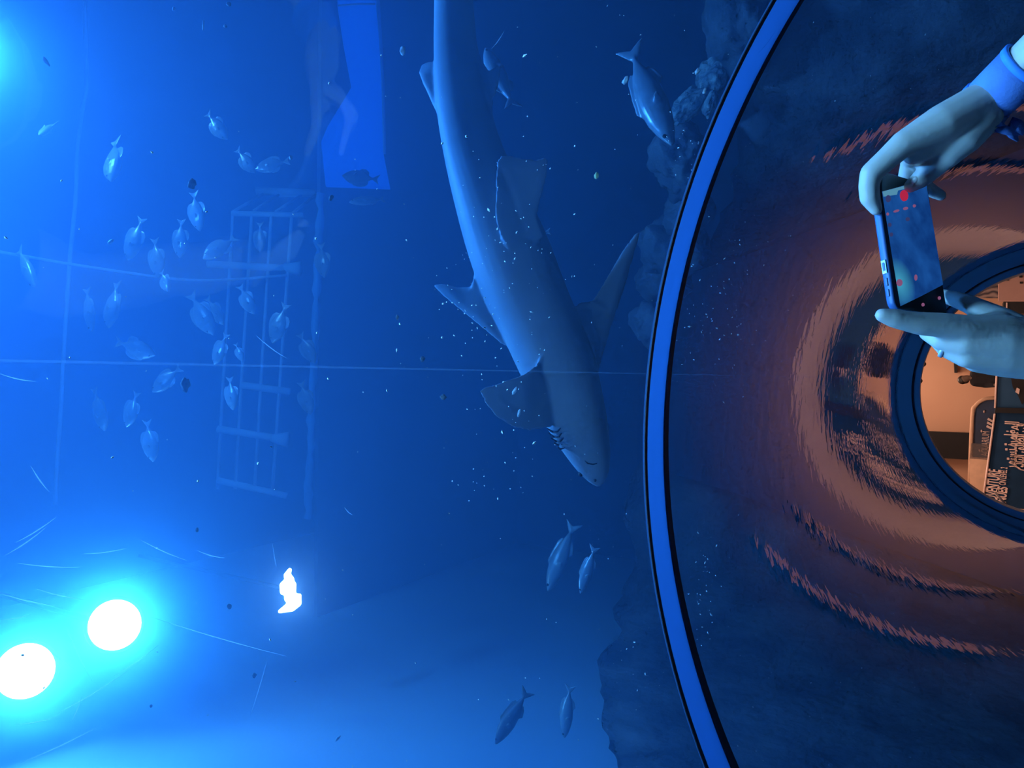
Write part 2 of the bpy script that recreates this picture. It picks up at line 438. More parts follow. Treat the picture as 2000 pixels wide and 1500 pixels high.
lamp((.75, -1.0, 4.3), (.2, 1.1, 1.5), .22, 'unseen floodlight added behind the camera to brighten the hands, on the tank side', lens=M_FILL_HANDS, hood=.56)  # fill: this lamp and the next are added out of view for the hands
lamp((-.55, -1.0, 4.3), (.2, 1.1, 1.5), .22, 'unseen floodlight added behind the camera to brighten the hands, by the tank wall', lens=M_FILL_HANDS, hood=.56)

# ================================================================= room beyond the mouth
RY = 25.5
bm = bmesh.new(); add_box(bm, (1, RY+.1, 2.5), (14, .2, 5))
tag(obj('wall_room', bm, M_PEACH, smooth=False), 'peach lit wall of the room beyond the tunnel', 'wall', kind='structure')
bm = bmesh.new(); add_box(bm, (1, 18.85, 4.2), (14, 13.5, .2))
tag(obj('ceiling_2', bm, M_PEACH, smooth=False), 'peach ceiling of the far room', 'ceiling', kind='structure')
M_TILE = pbr('beige_floor_tile', (.24, .165, .14), .4, (.21, .145, .125), scale=3)
bm = bmesh.new(); add_box(bm, (1, 20.95, .006), (14, 9.0, .012))
tag(obj('floor_4', bm, M_TILE, smooth=False), 'light tiled floor of the far room', 'floor', kind='structure')
for nm, x in (('wall_room_left', -5.5), ('wall_room_right', 7)):
    bm = bmesh.new(); add_box(bm, (x, 18.85, 2.2), (.2, 13.4, 4.4))
    tag(obj(nm, bm, M_PEACH, smooth=False), 'peach side wall of the far room', 'wall', kind='structure')
for i, (lx, ly) in enumerate(((-2, 16), (2.2, 16), (-2, 19), (2.2, 19), (0, 23.3))):
    L = bpy.data.lights.new('ceiling_lamp', 'AREA'); L.shape = 'RECTANGLE'; L.size = 1.6; L.size_y = .8
    L.color = (1, .62, .44); L.energy = 100
    o = bpy.data.objects.new('ceiling_lamp', L); link(o); o.location = (lx, ly, 4.05)

# world
w = bpy.data.worlds.new('world'); S.world = w; w.use_nodes = True
w.node_tree.nodes['Background'].inputs[0].default_value = (.02, .10, .3, 1)
w.node_tree.nodes['Background'].inputs[1].default_value = .05

S.view_settings.view_transform = 'Standard'; S.view_settings.look = 'None'; S.view_settings.exposure = 0; S.view_settings.gamma = 1
S.cycles.use_denoising = True
S.cycles.max_bounces = 6; S.cycles.diffuse_bounces = 2; S.cycles.glossy_bounces = 3; S.cycles.transmission_bounces = 4; S.cycles.transparent_max_bounces = 24; S.cycles.use_light_tree = False; S.cycles.volume_bounces = 1; S.cycles.use_adaptive_sampling = True; S.cycles.adaptive_threshold = .06; S.cycles.adaptive_min_samples = 12
S.cycles.sample_clamp_indirect = 3
S.cycles.caustics_reflective = False; S.cycles.caustics_refractive = False
# ================================================================= rockwork beside the tunnel
def rock_tex(p, s, seed):
    q = p*s + Vector((seed*3.1, seed*1.7, seed*.9))
    return noise.fractal(q, 1.0, 2.0, 5, noise_basis='PERLIN_ORIGINAL')
def boulder(name, x, y, d, rx, ry, rz, seed, label, rot=0.0, mm=None):
    """a boulder seen at (x, y): radii in metres along frame-right, frame-down and away"""
    c = W(x, y, d)
    bm = bmesh.new(); bmesh.ops.create_icosphere(bm, subdivisions=5, radius=1)
    ax = V(math.cos(rot), math.sin(rot)), V(-math.sin(rot), math.cos(rot)), FW
    for v in bm.verts:
        p = v.co.copy()
        k = 1 + .30*rock_tex(p, .9, seed) + .10*rock_tex(p, 2.6, seed+5) - .10*abs(rock_tex(p, 1.7, seed+9))
        # flat facets, like split stone
        for f in range(5):
            nn = Vector((math.sin(seed*7+f*2.1), math.cos(seed*3+f*1.3), math.sin(f*4.7+seed))).normalized()
            t = p.dot(nn)
            if t > .72: k *= 1-.5*(t-.72)
        v.co = ax[0]*(p.x*k*rx) + ax[1]*(p.y*k*ry) + ax[2]*(p.z*k*rz)
    o = obj(name, bm, mm or M_ROCK, loc=c)
    return tag(o, label, 'rock', 'reef boulders beside the tunnel')
boulder('boulder', 1455, 20, 5.6, .30, .55, .5, 3, 'dark boulder cut by the frame top, highest on the reef')
boulder('boulder', 1395, 150, 5.8, .12, .17, .2, 4, 'small pale lit boulder wedged just under the topmost dark one', .5, M_ROCKP)
boulder('boulder', 1345, 205, 5.9, .10, .19, .2, 5, 'mottled pale stone beside the nose of the large slim fish', .75, M_ROCKP)
boulder('boulder', 1388, 200, 5.7, .05, .10, .12, 6, 'small slender stone leaning between the pale mottled stones and the joint', .3, M_ROCKP)
boulder('boulder', 1335, 315, 6.2, .26, .30, .35, 7, 'big rounded dark boulder just below the nose of the large slim fish')
boulder('boulder', 1345, 415, 6.6, .22, .24, .3, 8, 'flat faced boulder under the big rounded one, against the joint')
boulder('boulder', 1318, 480, 6.9, .32, .30, .35, 11, 'wide dark boulder touching the tip of the swept shark fin')
boulder('boulder', 1300, 545, 7.4, .28, .22, .35, 12, 'dim boulder half hidden behind the swept shark fin')
boulder('boulder', 1272, 632, 7.2, .20, .215, .24, 13, 'lone boulder with a pale rim, nearest the shark head')
def reef(name, crest, base_in, base_out, seed, label, cat='reef'):
    """a rock bank: crest line with an inner foot (tunnel side) and an outer foot"""
    n = len(crest); m2 = 14
    bm = bmesh.new(); rows = []
    for i in range(n):
        row = []
        for j in range(m2+1):
            t = j/m2
            if t < .5: p = base_in[i].lerp(crest[i], (t*2)**.8)
            else: p = crest[i].lerp(base_out[i], ((t-.5)*2)**1.25)
            k = math.sin(PI*t)**.5 if 0 < t < 1 else 0
            d = rock_tex(p, 1.1, seed)*.22 + rock_tex(p, 3.2, seed)*.07
            p = p + (Vector((0, 0, 1))*(1-abs(2*t-1)) + (base_out[i]-base_in[i]).normalized()*(t-.35))*d*k
            row.append(bm.verts.new(p))
        rows.append(row)
    for i in range(n-1):
        for j in range(m2): bm.faces.new((rows[i][j], rows[i][j+1], rows[i+1][j+1], rows[i+1][j]))
    for r in (rows[0], rows[-1]): bm.faces.new(r)
    for i in range(n-1): bm.faces.new((rows[i][0], rows[i+1][0], rows[i+1][-1], rows[i][-1]))
    bmesh.ops.recalc_face_normals(bm, faces=bm.faces)
    return tag(obj(name, bm, M_ROCK), label, cat)
cr = catmull([W(1250, 900, 9.6), W(1228, 985, 9.4), W(1226, 1060, 9.2), W(1222, 1130, 8.8), W(1204, 1230, 8.0), W(1183, 1310, 7.2), W(1175, 1380, 6.6), W(1186, 1450, 6.0), W(1182, 1500, 5.6), W(1190, 1620, 4.9)], 5)
reef('reef_bank', cr, [Vector((min(p.x, -2.35), p.y-.15, .07)) for p in cr], [Vector((-2.97, p.y+.3, .07)) for p in cr], 21,
     'long dark reef bank along the tunnel on the floodlight side')
cr = catmull([W(1500, -120, 5.3), W(1480, 60, 5.6), W(1440, 180, 5.9), W(1400, 300, 6.3), W(1395, 400, 6.7), W(1375, 470, 7.1), W(1350, 540, 7.5)], 5)
reef('reef_bank', cr, [Vector((max(p.x-.1, 2.15), p.y-.25, .07)) for p in cr], [Vector((p.x+2.6, p.y+1.2, .07)) for p in cr], 22,
     'dark reef bank under the boulders, on the shark tail side of the tunnel')

# ================================================================= structure over the tank
# walkway railing seen through the water
D_R = 9.4
rl = empty('railing', W(590, 700, D_R)); tag(rl, 'faint blue walkway railing with four rails above the fish school', 'railing')
def bar(name, a, b, r, parent=rl, n=8):
    bm = bmesh.new(); add_tube(bm, [a, b], r, n); return setparent(obj(name, bm, M_RAIL), parent)
for tx, bx in ((455, 424), (492, 459), (530, 497), (570, 532)):
    bar('rail', W(tx, 419, D_R), W(bx, 955, D_R), .02)
for a, b, r in (((453, 417), (592, 420), .035), ((405, 516), (587, 525), .045), ((470, 752), (566, 765), .045), ((425, 838), (562, 859), .045), ((425, 938), (560, 968), .04)):
    bar('post', W(*a, D_R), W(*b, D_R), r)
for a, b in (((457, 412), (515, 378)), ((496, 411), (545, 380)), ((539, 413), (588, 381)), ((573, 415), (616, 381))):
    bar('return_rail', W(*a, D_R), W(*b, D_R+.9), .018)
bar('return_post', W(501, 373, D_R+.9), W(615, 376, D_R+.9), .05)
bar('return_post', W(545, 382, D_R+.92), W(630, 380, D_R+.92), .03)
for x, y in ((587, 525), (562, 859)):
    bm = bmesh.new(); add_tube(bm, [W(x-32, y-3, D_R), W(x, y, D_R)], [.045, .1], 8); setparent(obj('post_foot', bm, M_RAIL), rl)
# deck carrying the railing
a, b = W(638, 380, D_R), W(612, 1010, D_R)
yd, zd = (a.y+b.y)/2, (a.z+b.z)/2
bm = bmesh.new(); add_box(bm, ((XL+XR)/2, (yd+YE)/2, max(zd, ZT)+.04), (XR-XL, YE-yd, .06))
tag(obj('ceiling_3', bm, M_DECK, smooth=False), 'walkway deck across the far end of the tank, under the railing', 'walkway', kind='structure')
bm = bmesh.new()
pts = [a.lerp(b, k/40) + Vector((0, -.10, .04*noise.noise(Vector((k*.6, 0, 0))))) for k in range(41)]
add_tube(bm, pts, [max(.012, .045+.05*noise.noise(Vector((k*.8, 3, 0)))) for k in range(41)], 8)
tag(obj('deck_fringe', bm, M_TANK), 'faint ragged pale strip along the walkway edge, under the railing', 'edge strip')
# pipe and rope high above
bm = bmesh.new()
add_tube(bm, catmull([W(166, -140, 9.0), W(165, 0, 8.8), W(168, 120, 8.7), W(170, 165, 8.7), W(158, 230, 8.7), W(151, 300, 8.7), W(149, 370, 8.7), W(143, 440, 8.7), W(137, 500, 8.7), W(131, 590, 8.7), W(124, 700, 8.7), W(119, 800, 8.7), W(112, 900, 8.7), W(108, 985, 8.7)], 4), .024, 8)
tag(obj('pipe', bm, M_RAIL), 'faint wavering pale pipe crossing high above the fish school', 'pipe')
bm = bmesh.new()
add_tube(bm, catmull([W(-120, 470, 7.6), W(0, 492, 7.8), W(120, 513, 8.2), W(250, 533, 8.6), W(345, 545, 8.9), W(430, 547, 9.2), W(560, 538, 9.35)], 5), [.017]*31, 6)
tag(obj('rope', bm, M_RAIL), 'thin pale rope stretched across the water to the railing', 'rope')
# bright blue lit backdrop, its light made by giving the panel a glow
poly = [(659, -60), (735, -60), (733, 10), (740, 90), (746, 165), (748, 300), (761, 368), (636, 363), (627, 277), (640, 247), (686, 171), (671, 91), (659, 12)]
bm = bmesh.new()
DP = 8.9
fa = [bm.verts.new(W(x, y, DP)) for x, y in poly]; fb = [bm.verts.new(W(x, y, DP)+FW*.06) for x, y in poly]
bm.faces.new(fa); bm.faces.new(fb[::-1])
for i in range(len(poly)): bm.faces.new((fa[i], fa[(i+1) % len(poly)], fb[(i+1) % len(poly)], fb[i]))
bmesh.ops.recalc_face_normals(bm, faces=bm.faces)
pn = obj('glow_backdrop', bm, emitter('backdrop_glow', (0.0, .06, .80), 1.05), smooth=False)
tag(pn, 'bright saturated blue lit backdrop, its light built in as glow, with a stepped edge, above the shark back', 'lit backdrop')
bm = bmesh.new(); add_tube(bm, [W(660, 11, DP-.04), W(700, 8, DP-.04), W(733, 8, DP-.04)], .012, 6)
setparent(obj('frame_bar', bm, M_RAIL), pn)
bm = bmesh.new(); add_tube(bm, [W(735, -60, DP-.03), W(741, 40, DP-.03), W(748, 165, DP-.03), W(751, 300, DP-.03)], .02, 6)
setparent(obj('frame_bar', bm, M_TANK), pn)
# reflection of a lamp in the ripples, built as a glowing jagged blob
gl = empty('lamp_glint', W(565, 1155, 6.6)); tag(gl, 'small jagged white lamp reflection shaped as a glowing blob, apart from the two big floodlights', 'lamp')
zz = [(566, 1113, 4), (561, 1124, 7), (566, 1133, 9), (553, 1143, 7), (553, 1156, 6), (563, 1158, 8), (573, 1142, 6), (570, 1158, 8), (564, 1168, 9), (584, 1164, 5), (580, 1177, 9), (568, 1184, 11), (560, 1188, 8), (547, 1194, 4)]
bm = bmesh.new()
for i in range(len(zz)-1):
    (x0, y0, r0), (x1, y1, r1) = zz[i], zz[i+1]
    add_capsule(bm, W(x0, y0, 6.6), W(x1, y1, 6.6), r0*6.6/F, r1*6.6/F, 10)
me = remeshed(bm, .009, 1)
setparent(obj('lens', me, M_GLINT), gl)  # reflected light given a lens and hanger of its own
bm = bmesh.new(); p = W(565, 1155, 6.75)
add_tube(bm, [p, p+Vector((-.02, .1, .3)), Vector((p.x, p.y+.12, zd+.6))], .018, 8)
setparent(obj('hanger', bm, M_HOUS), gl)

# ================================================================= fish
def fish_parts(kind):
    """one continuous skin of unit length: nose at x=.5, tail tip at x=-.5, back at +z"""
    bm = bmesh.new()
    if kind == 'deep':
        prof = [(.5, 0, .012, .012), (.46, -.005, .05, .026), (.38, 0, .125, .052), (.26, .005, .195, .07), (.12, .005, .225, .075), (-.02, .0, .2, .064), (-.14, 0, .14, .046), (-.22, 0, .075, .03), (-.29, 0, .034, .018), (-.36, 0, .038, .012)]
        fins = [[(.24, .19), (.16, .27), (0, .30), (-.14, .27), (-.21, .20), (-.22, .07), (0, .17)],
                [(.10, -.2), (.02, -.28), (-.10, -.28), (-.19, -.2), (-.21, -.07), (-.05, -.15)]]
        tail = [(-.31, .03), (-.40, .10), (-.5, .17), (-.455, .06), (-.435, 0), (-.455, -.06), (-.5, -.17), (-.40, -.10), (-.31, -.03)]
        pec = (.22, .07)
    elif kind == 'slim':
        prof = [(.5, -.01, .012, .01), (.46, -.01, .035, .022), (.38, -.005, .07, .04), (.26, 0, .105, .052), (.12, 0, .12, .056), (-.02, 0, .11, .05), (-.16, 0, .08, .036), (-.26, 0, .045, .024), (-.33, 0, .02, .014), (-.38, 0, .022, .010)]
        fins = [[(.20, .10), (.12, .155), (0, .15), (-.18, .125), (-.24, .08), (-.22, .04), (0, .09)],
                [(-.02, -.1), (-.08, -.15), (-.18, -.12), (-.24, -.07), (-.2, -.04), (-.08, -.07)]]
        tail = [(-.33, .02), (-.40, .07), (-.5, .135), (-.455, .04), (-.43, 0), (-.455, -.04), (-.5, -.135), (-.40, -.07), (-.33, -.02)]
        pec = (.2, .045)
    rings = []
    n = 20
    P = [Vector(p[:1]+(p[1], p[2])) for p in prof]
    for x, zc, h, w_ in prof:
        rings.append([bm.verts.new((x, 1.5*w_*math.copysign(abs(math.cos(2*PI*k/n))**.9, math.cos(2*PI*k/n)), zc+h*math.sin(2*PI*k/n))) for k in range(n)])
    for i in range(len(rings)-1):
        for k in range(n): bm.faces.new((rings[i][k], rings[i][(k+1) % n], rings[i+1][(k+1) % n], rings[i+1][k]))
    bm.faces.new(rings[0]); bm.faces.new(rings[-1][::-1])
    for f in fins+[tail]:
        add_plate(bm, [Vector((x, 0, z)) for x, z in f], Vector((0, 1, 0)), .011, .6)
    for s in (-1, 1):
        x, y = pec
        pl = [(0, 0, .02), (-.06, .03, .03), (-.13, .055, .0), (-.14, .05, -.035), (-.08, .025, -.04), (-.02, 0, -.02)]
        add_plate(bm, [Vector((x+a, s*(y*1.45-.012+b), c-.04)) for a, b, c in pl], Vector((.2, s, 0)), .009, .6)
    body = remeshed(bm, .0085, 3)
    ex = .385 if kind == 'deep' else .42
    ey = .074 if kind == 'deep' else .046
    eyes = []
    for s in (-1, 1):
        eye = bmesh.new(); add_ball(eye, (ex, s*ey, .035 if kind == 'deep' else .015), (.018, .010, .018), 2)
        me = bpy.data.meshes.new('eye'); eye.to_mesh(me); eye.free(); eyes.append(me)
        for p in me.polygons: p.use_smooth = True
    for p in body.polygons: p.use_smooth = True
    return body, eyes
def fish_mat():
    m, nt, out = mat('silvery_fish')
    b = N(nt, 'ShaderNodeBsdfPrincipled'); b.inputs['Roughness'].default_value = .30; b.inputs['Specular IOR Level'].default_value = 1.0
    tc = N(nt, 'ShaderNodeTexCoord'); sp = N(nt, 'ShaderNodeSeparateXYZ'); nt.links.new(tc.outputs['Object'], sp.inputs[0])
    rp = N(nt, 'ShaderNodeValToRGB'); mr = N(nt, 'ShaderNodeMapRange'); mr.inputs['From Min'].default_value = -.25; mr.inputs['From Max'].default_value = .25
    rp.color_ramp.elements[0].color = (.26, .29, .32, 1); rp.color_ramp.elements[1].color = (.36, .40, .44, 1)
    nt.links.new(sp.outputs['Z'], mr.inputs['Value']); nt.links.new(mr.outputs[0], rp.inputs['Fac'])
    nz = N(nt, 'ShaderNodeTexNoise'); nz.inputs['Scale'].default_value = 14; nt.links.new(tc.outputs['Object'], nz.inputs['Vector'])
    mx = N(nt, 'ShaderNodeMix'); mx.data_type = 'RGBA'; mx.blend_type = 'MULTIPLY'; mx.inputs[0].default_value = .35
    nt.links.new(rp.outputs[0], mx.inputs[6]); nt.links.new(nz.outputs['Fac'], mx.inputs[7]); nt.links.new(mx.outputs[2], b.inputs['Base Color'])
    nt.links.new(b.outputs[0], out.inputs['Surface'])
    return m
M_FISH = fish_mat()
FM = {k: fish_parts(k) for k in ('deep', 'slim')}
M_DFISH = pbr('dark_fish', (.07, .09, .11), .5, (.05, .06, .08), scale=12)
for k in FM:
    FM[k][0].materials.append(M_FISH)
    for em in FM[k][1]: em.materials.append(M_BLACK)
proto = {}
def fish(x, y, length, hx, hy, d, label, kind='deep', yaw=0, group='school of silvery fish under the railing', roll=22, dark=False):
    key = kind
    if key not in proto:
        o = bpy.data.objects.new('fish', FM[kind][0]); link(o); proto[key] = o
        for em in FM[kind][1]: link(bpy.data.objects.new('eye', em), o)
    else:
        src = proto[key]; o = src.copy(); link(o)
        for ch in src.children:
            e = ch.copy(); e.parent = o; link(e)
    h = V(hx, hy).normalized()
    dv = V(-hy, hx) if -hy < 0 else V(hy, -hx)
    dv = dv.normalized()
    nrm = dv.cross(h).normalized()
    L = 1.08*length*d/F/max(.35, math.cos(math.radians(yaw)))
    q = Matrix((h, nrm, dv)).transposed()
    mm = (q @ Matrix.Rotation(math.radians(yaw), 3, 'Z') @ Matrix.Rotation(math.radians(roll), 3, 'X')).to_4x4()
    o.matrix_world = Matrix.Translation(W(x, y, d)) @ mm @ Matrix.Scale(L, 4)
    for kk in ('label', 'group', 'category'):
        if kk in o: del o[kk]
    tag(o, label, 'fish', group)
    if dark:
        o.material_slots[0].link = 'OBJECT'; o.material_slots[0].material = M_DFISH
    return o
fish(222, 312, 92, .15, 1, 6.9, 'bright crescent lit fish highest on the pipe side, below the frame corner glow', yaw=25, roll=30)
fish(424, 246, 62, .6, .8, 6.6, 'faint fish diving alone, furthest out ahead of the school')
fish(480, 314, 56, .6, .8, 6.8, 'faint fish meeting another fish head to tail, the pipe side one of the two')
fish(533, 322, 66, -1, .25, 6.6, 'faint fish meeting another fish head to tail, the glowing backdrop side one of the two')
fish(384, 412, 74, .15, 1, 6.0, 'fish directly below the large dark drifting pellet')
fish(264, 466, 84, -.35, 1, 6.7, 'pale lit fish with a small white fleck beside its belly')
fish(306, 503, 74, .1, 1, 7.0, 'ghostly pale round fish crossing just above the rope')
fish(353, 465, 72, -.05, 1, 6.4, 'fish between the pale one with the fleck and the railing corner')
fish(430, 484, 66, -.7, .7, 6.4, 'slender fish slanting beside the first railing rail', yaw=30)
fish(322, 549, 46, .5, 1, 6.0, 'fish whose head emerges under the rope', yaw=20)
fish(174, 604, 84, .2, 1, 6.7, 'slender dim fish beside the brightest curled fish', kind='slim', yaw=10, roll=15)
fish(221, 594, 88, -.05, 1, 6.8, 'brightest curled fish with a glinting white mouth', yaw=15, roll=35)
fish(394, 613, 88, .55, 1, 6.6, 'bright fish with raised fins in the middle of the school', roll=20)
fish(420, 607, 60, .6, 1, 6.8, 'dim fish close behind the bright one in the middle of the school')
fish(482, 585, 60, .5, 1, 6.6, 'oval fish hanging before the first railing rail, below the rope')
fish(264, 680, 78, 1, .35, 6.2, 'dim fish swimming towards the railing, just above the crown seam')
fish(431, 681, 62, -.4, 1, 6.4, 'fish close to the crown seam with a glint at its head', roll=25)
fish(467, 688, 36, .4, 1, 6.2, 'small glinting fish, nearest the crown seam beside a larger one')
fish(326, 741, 70, -.8, .7, 6.4, 'pale fish just past the crown seam, beside a dark drifting scrap')
fish(452, 768, 62, .1, 1, 6.2, 'fish touching the railing posts past the crown seam', roll=25)
fish(194, 799, 82, .25, 1, 6.7, 'very bright fish on the floodlight side of the seam, nearest the pipe', roll=35)
fish(258, 799, 68, -.3, 1, 6.0, 'dim notched fish beside the very bright one on the floodlight side')
fish(293, 860, 78, .15, 1, 5.8, 'last fish of the school, closest to the floodlights')
fish(52, 523, 98, .75, 1, 6.6, 'long tailed pale fish at the frame edge under the rope end', kind='slim', yaw=25, roll=20)
fish(508, 463, 56, 0, 1, 7.8, 'faint disc shaped fish behind the railing rails')
fish(546, 631, 78, -.35, 1, 7.2, 'large faint fish across the outermost railing rail')
fish(630, 508, 64, .1, 1, 9.0, 'nearly invisible fish beside the walkway edge, below the railing corner')
fish(600, 680, 62, .5, 1, 9.0, 'nearly invisible fish at the crown seam by the walkway edge')
fish(597, 777, 64, .3, 1, 8.8, 'very faint fish past the crown seam by the walkway edge')
fish(93, 252, 44, .15, 1, 7.0, 'tiny streak of a fish near the pipe, above the others', kind='slim', yaw=55)
SG = 'fish around the shark'
fish(705, 347, 68, -1, -.1, 7.8, 'dark fish silhouetted against the bright blue lit backdrop', dark=True, group=SG)
fish(718, 392, 60, -1, .25, 7.0, 'pale narrow fish just under the bright blue lit backdrop', kind='slim', group=SG, yaw=35)
fish(975, 152, 140, -.42, -1, 4.3, 'silvery fish passing behind the shark rear underside fin', kind='slim', group=SG, yaw=20)
fish(1042, 457, 66, -1, .15, 4.4, 'fish hidden behind the shark belly, only its small tail showing', kind='slim', group=SG)
fish(1268, 184, 216, .33, 1, 4.0, 'largest slim fish with a forked tail, nosing down to the boulders', kind='slim', group=SG, yaw=15)
RG = 'fish near the dark reef bank'
fish(1096, 1086, 132, -.42, 1, 6.9, 'brightly lit stout fish before the rippled patch of wall', kind='slim', group=RG, roll=25, yaw=8)
fish(1148, 1112, 92, -.32, 1, 5.0, 'small dim fish beside the brightly lit stout one', kind='slim', group=RG)
fish(1000, 1399, 116, -.62, 1, 5.4, 'darker fish near the bottom edge, further from the reef bank', kind='slim', group=RG, dark=True)
fish(1108, 1388, 98, -.12, 1, 5.6, 'grey fish near the bottom edge, nearer to the reef bank', kind='slim', group=RG)

# ================================================================= the shark
def shark_mat():
    m, nt, out = mat('shark_skin')
    b = N(nt, 'ShaderNodeBsdfPrincipled'); b.inputs['Roughness'].default_value = .55
    tc = N(nt, 'ShaderNodeTexCoord'); nz = N(nt, 'ShaderNodeTexNoise'); nz.inputs['Scale'].default_value = 5
    nt.links.new(tc.outputs['Object'], nz.inputs['Vector'])
    rp = N(nt, 'ShaderNodeValToRGB'); rp.color_ramp.elements[0].position = .3; rp.color_ramp.elements[1].position = .7
    rp.color_ramp.elements[0].color = (.26, .30, .34, 1); rp.color_ramp.elements[1].color = (.33, .37, .41, 1)
    nt.links.new(nz.outputs['Fac'], rp.inputs['Fac']); nt.links.new(rp.outputs[0], b.inputs['Base Color'])
    nt.links.new(b.outputs[0], out.inputs['Surface'])
    return m
M_SHARK = shark_mat()
pairs = [((870, -330), (892, -330)), ((858, -240), (902, -240)), ((851, -120), (916, -120)), ((848, 0), (925, 0)), ((847, 100), (934, 92)), ((851, 200), (957, 200)), ((866, 300), (985, 290)), ((888, 400), (1035, 385)),
         ((915, 500), (1074, 470)), ((948, 590), (1106, 555)), ((985, 665), (1139, 635)), ((1013, 725), (1163, 700)), ((1041, 780), (1178, 765)), ((1066, 832), (1189, 830)), ((1097, 880), (1193, 880)), ((1126, 918), (1191, 916)), ((1148, 940), (1182, 941)), ((1165, 951), (1171, 951))]
DS0, DS1 = 3.35, 2.9
def ds(y): return DS0 + (DS1-DS0)*min(1, max(0, (y+330)/1280))
bm = bmesh.new()
cl = [Vector((l[0], l[1], 0)) for l, r in pairs]; crr = [Vector((r[0], r[1], 0)) for l, r in pairs]
cl = catmull(cl, 4); crr = catmull(crr, 4)
n = 32; rings = []
for l, r in zip(cl, crr):
    c = (l+r)/2; h = (r-l)/2; d = ds(c.y)
    cw = W(c.x, c.y, d); hw = W(c.x+h.x, c.y+h.y, d) - cw
    flat = .80 if c.y < 700 else .80-.22*min(1, (c.y-700)/230)
    bz = hw.length*flat
    ring = []
    for k in range(n):
        a = 2*PI*k/n
        cx, sz = math.cos(a), math.sin(a)
        # a shark's trunk: flatter belly side (towards the viewer and frame right)
        rr = 1 - .05*max(0, math.cos(a-PI*1.7))**2
        ring.append(bm.verts.new(cw + hw*cx*rr + FW*bz*sz*rr))
    rings.append(ring)
for i in range(len(rings)-1):
    for k in range(n): bm.faces.new((rings[i][k], rings[i][(k+1) % n], rings[i+1][(k+1) % n], rings[i+1][k]))
bm.faces.new(rings[0][::-1]); bm.faces.new(rings[-1])
def fin(poly, t, nrm=(0, 0, 1), inner=.6):
    """outline points (x, y, depth offset)"""
    add_plate(bm, [W(x, y, ds(y)+dz) for x, y, dz in poly], V(*nrm), t, inner)
fin([(985, 676, .0), (950, 647, .01), (905, 610, .03), (868, 580, .045), (848, 560, .05), (849, 554, .05), (868, 554, .04), (895, 561, .03), (918, 560, .02), (926, 548, .01), (925, 535, .0), (950, 560, 0), (985, 620, 0)], .014)
fin([(853, 222, 0), (838, 190, .01), (825, 162, .02), (818, 142, .03), (823, 126, .03), (838, 120, .01), (850, 121, 0), (870, 140, 0), (872, 190, 0)], .012)
fin([(962, 228, -.02), (963, 196, -.05), (974, 166, -.08), (980, 123, -.10), (955, 138, -.08), (944, 122, -.07), (931, 90, -.04), (912, 105, 0), (915, 190, 0)], .012)
fin([(996, 490, -.13), (976, 458, -.15), (967, 428, -.16), (968, 360, -.17), (970, 318, -.17), (984, 345, -.16), (1004, 392, -.15), (1022, 440, -.13), (1030, 500, -.1)], .010)
fin([(1062, 462, -.10), (1048, 428, -.12), (1055, 392, -.14), (1067, 348, -.16), (1071, 314, -.17), (1064, 307, -.17), (1046, 312, -.17), (1020, 309, -.17), (998, 304, -.17), (979, 303, -.17), (969, 317, -.17), (984, 345, -.16), (1000, 392, -.15), (1012, 440, -.13), (1030, 490, -.1)], .013)
fin([(1072, 836, -.07), (1034, 842, -.10), (1000, 834, -.13), (970, 815, -.16), (948, 788, -.18), (937, 765, -.19), (943, 757, -.19), (962, 752, -.18), (992, 742, -.17), (1022, 731, -.15), (1046, 714, -.13), (1062, 690, -.11), (1090, 700, -.05), (1115, 760, -.03), (1105, 818, -.03)], .013, (0, .15, 1))
fin([(1168, 728, .0), (1180, 688, .02), (1197, 630, .05), (1221, 560, .09), (1240, 492, .12), (1252, 452, .14), (1240, 456, .14), (1214, 492, .11), (1180, 551, .07), (1158, 586, .04), (1144, 594, .02), (1131, 590, .0), (1112, 620, 0), (1135, 700, 0)], .012)
# tail beyond the frame
fin([(880, -300, 0), (868, -340, 0), (838, -420, .02), (792, -520, .05), (800, -530, .05), (850, -470, .03), (884, -400, .01), (915, -420, -.02), (930, -412, -.03), (905, -350, 0), (892, -300, 0)], .014)
me = remeshed(bm, .0062, 5)
sh = obj('shark', me, M_SHARK)
tag(sh, 'big grey shark swimming over the tunnel, belly and mouth towards us', 'shark')
from mathutils.bvhtree import BVHTree
bpy.context.view_layer.update()
bvh = BVHTree.FromPolygons([v.co.copy() for v in me.vertices], [tuple(p.vertices) for p in me.polygons])
def on_shark(x, y, lift=.003):
    dr = (W(x, y, 1)-CAM).normalized(); h = bvh.ray_cast(CAM, dr)
    return (h[0] - dr*lift) if h[0] else W(x, y, 2.8)
for pts in ([(1069, 837), (1078, 843), (1089, 842), (1095, 836)], [(1072, 846), (1081, 853), (1092, 852), (1097, 846)], [(1077, 856), (1086, 862), (1095, 861), (1100, 855)], [(1082, 865), (1090, 869), (1098, 868)], [(1088, 873), (1095, 877), (1102, 875)]):
    bm = bmesh.new(); add_tube(bm, [on_shark(*p, .001) for p in pts], [.002]+[.0045]*(len(pts)-2)+[.002], 6)
    tag(obj('gill_slit', bm, M_BLACK, sh))
bm = bmesh.new(); add_tube(bm, [on_shark(*p, 0) for p in ((1142, 900), (1148, 905), (1158, 907), (1166, 905))], [.002, .003, .003, .002], 6); obj('mouth', bm, M_BLACK, sh)
bm = bmesh.new(); add_ball(bm, on_shark(1134, 926, 0), .010, 2); obj('eye', bm, M_BLACK, sh)
bm = bmesh.new(); add_ball(bm, on_shark(1162, 938, 0), .006, 2); obj('nostril', bm, M_BLACK, sh)

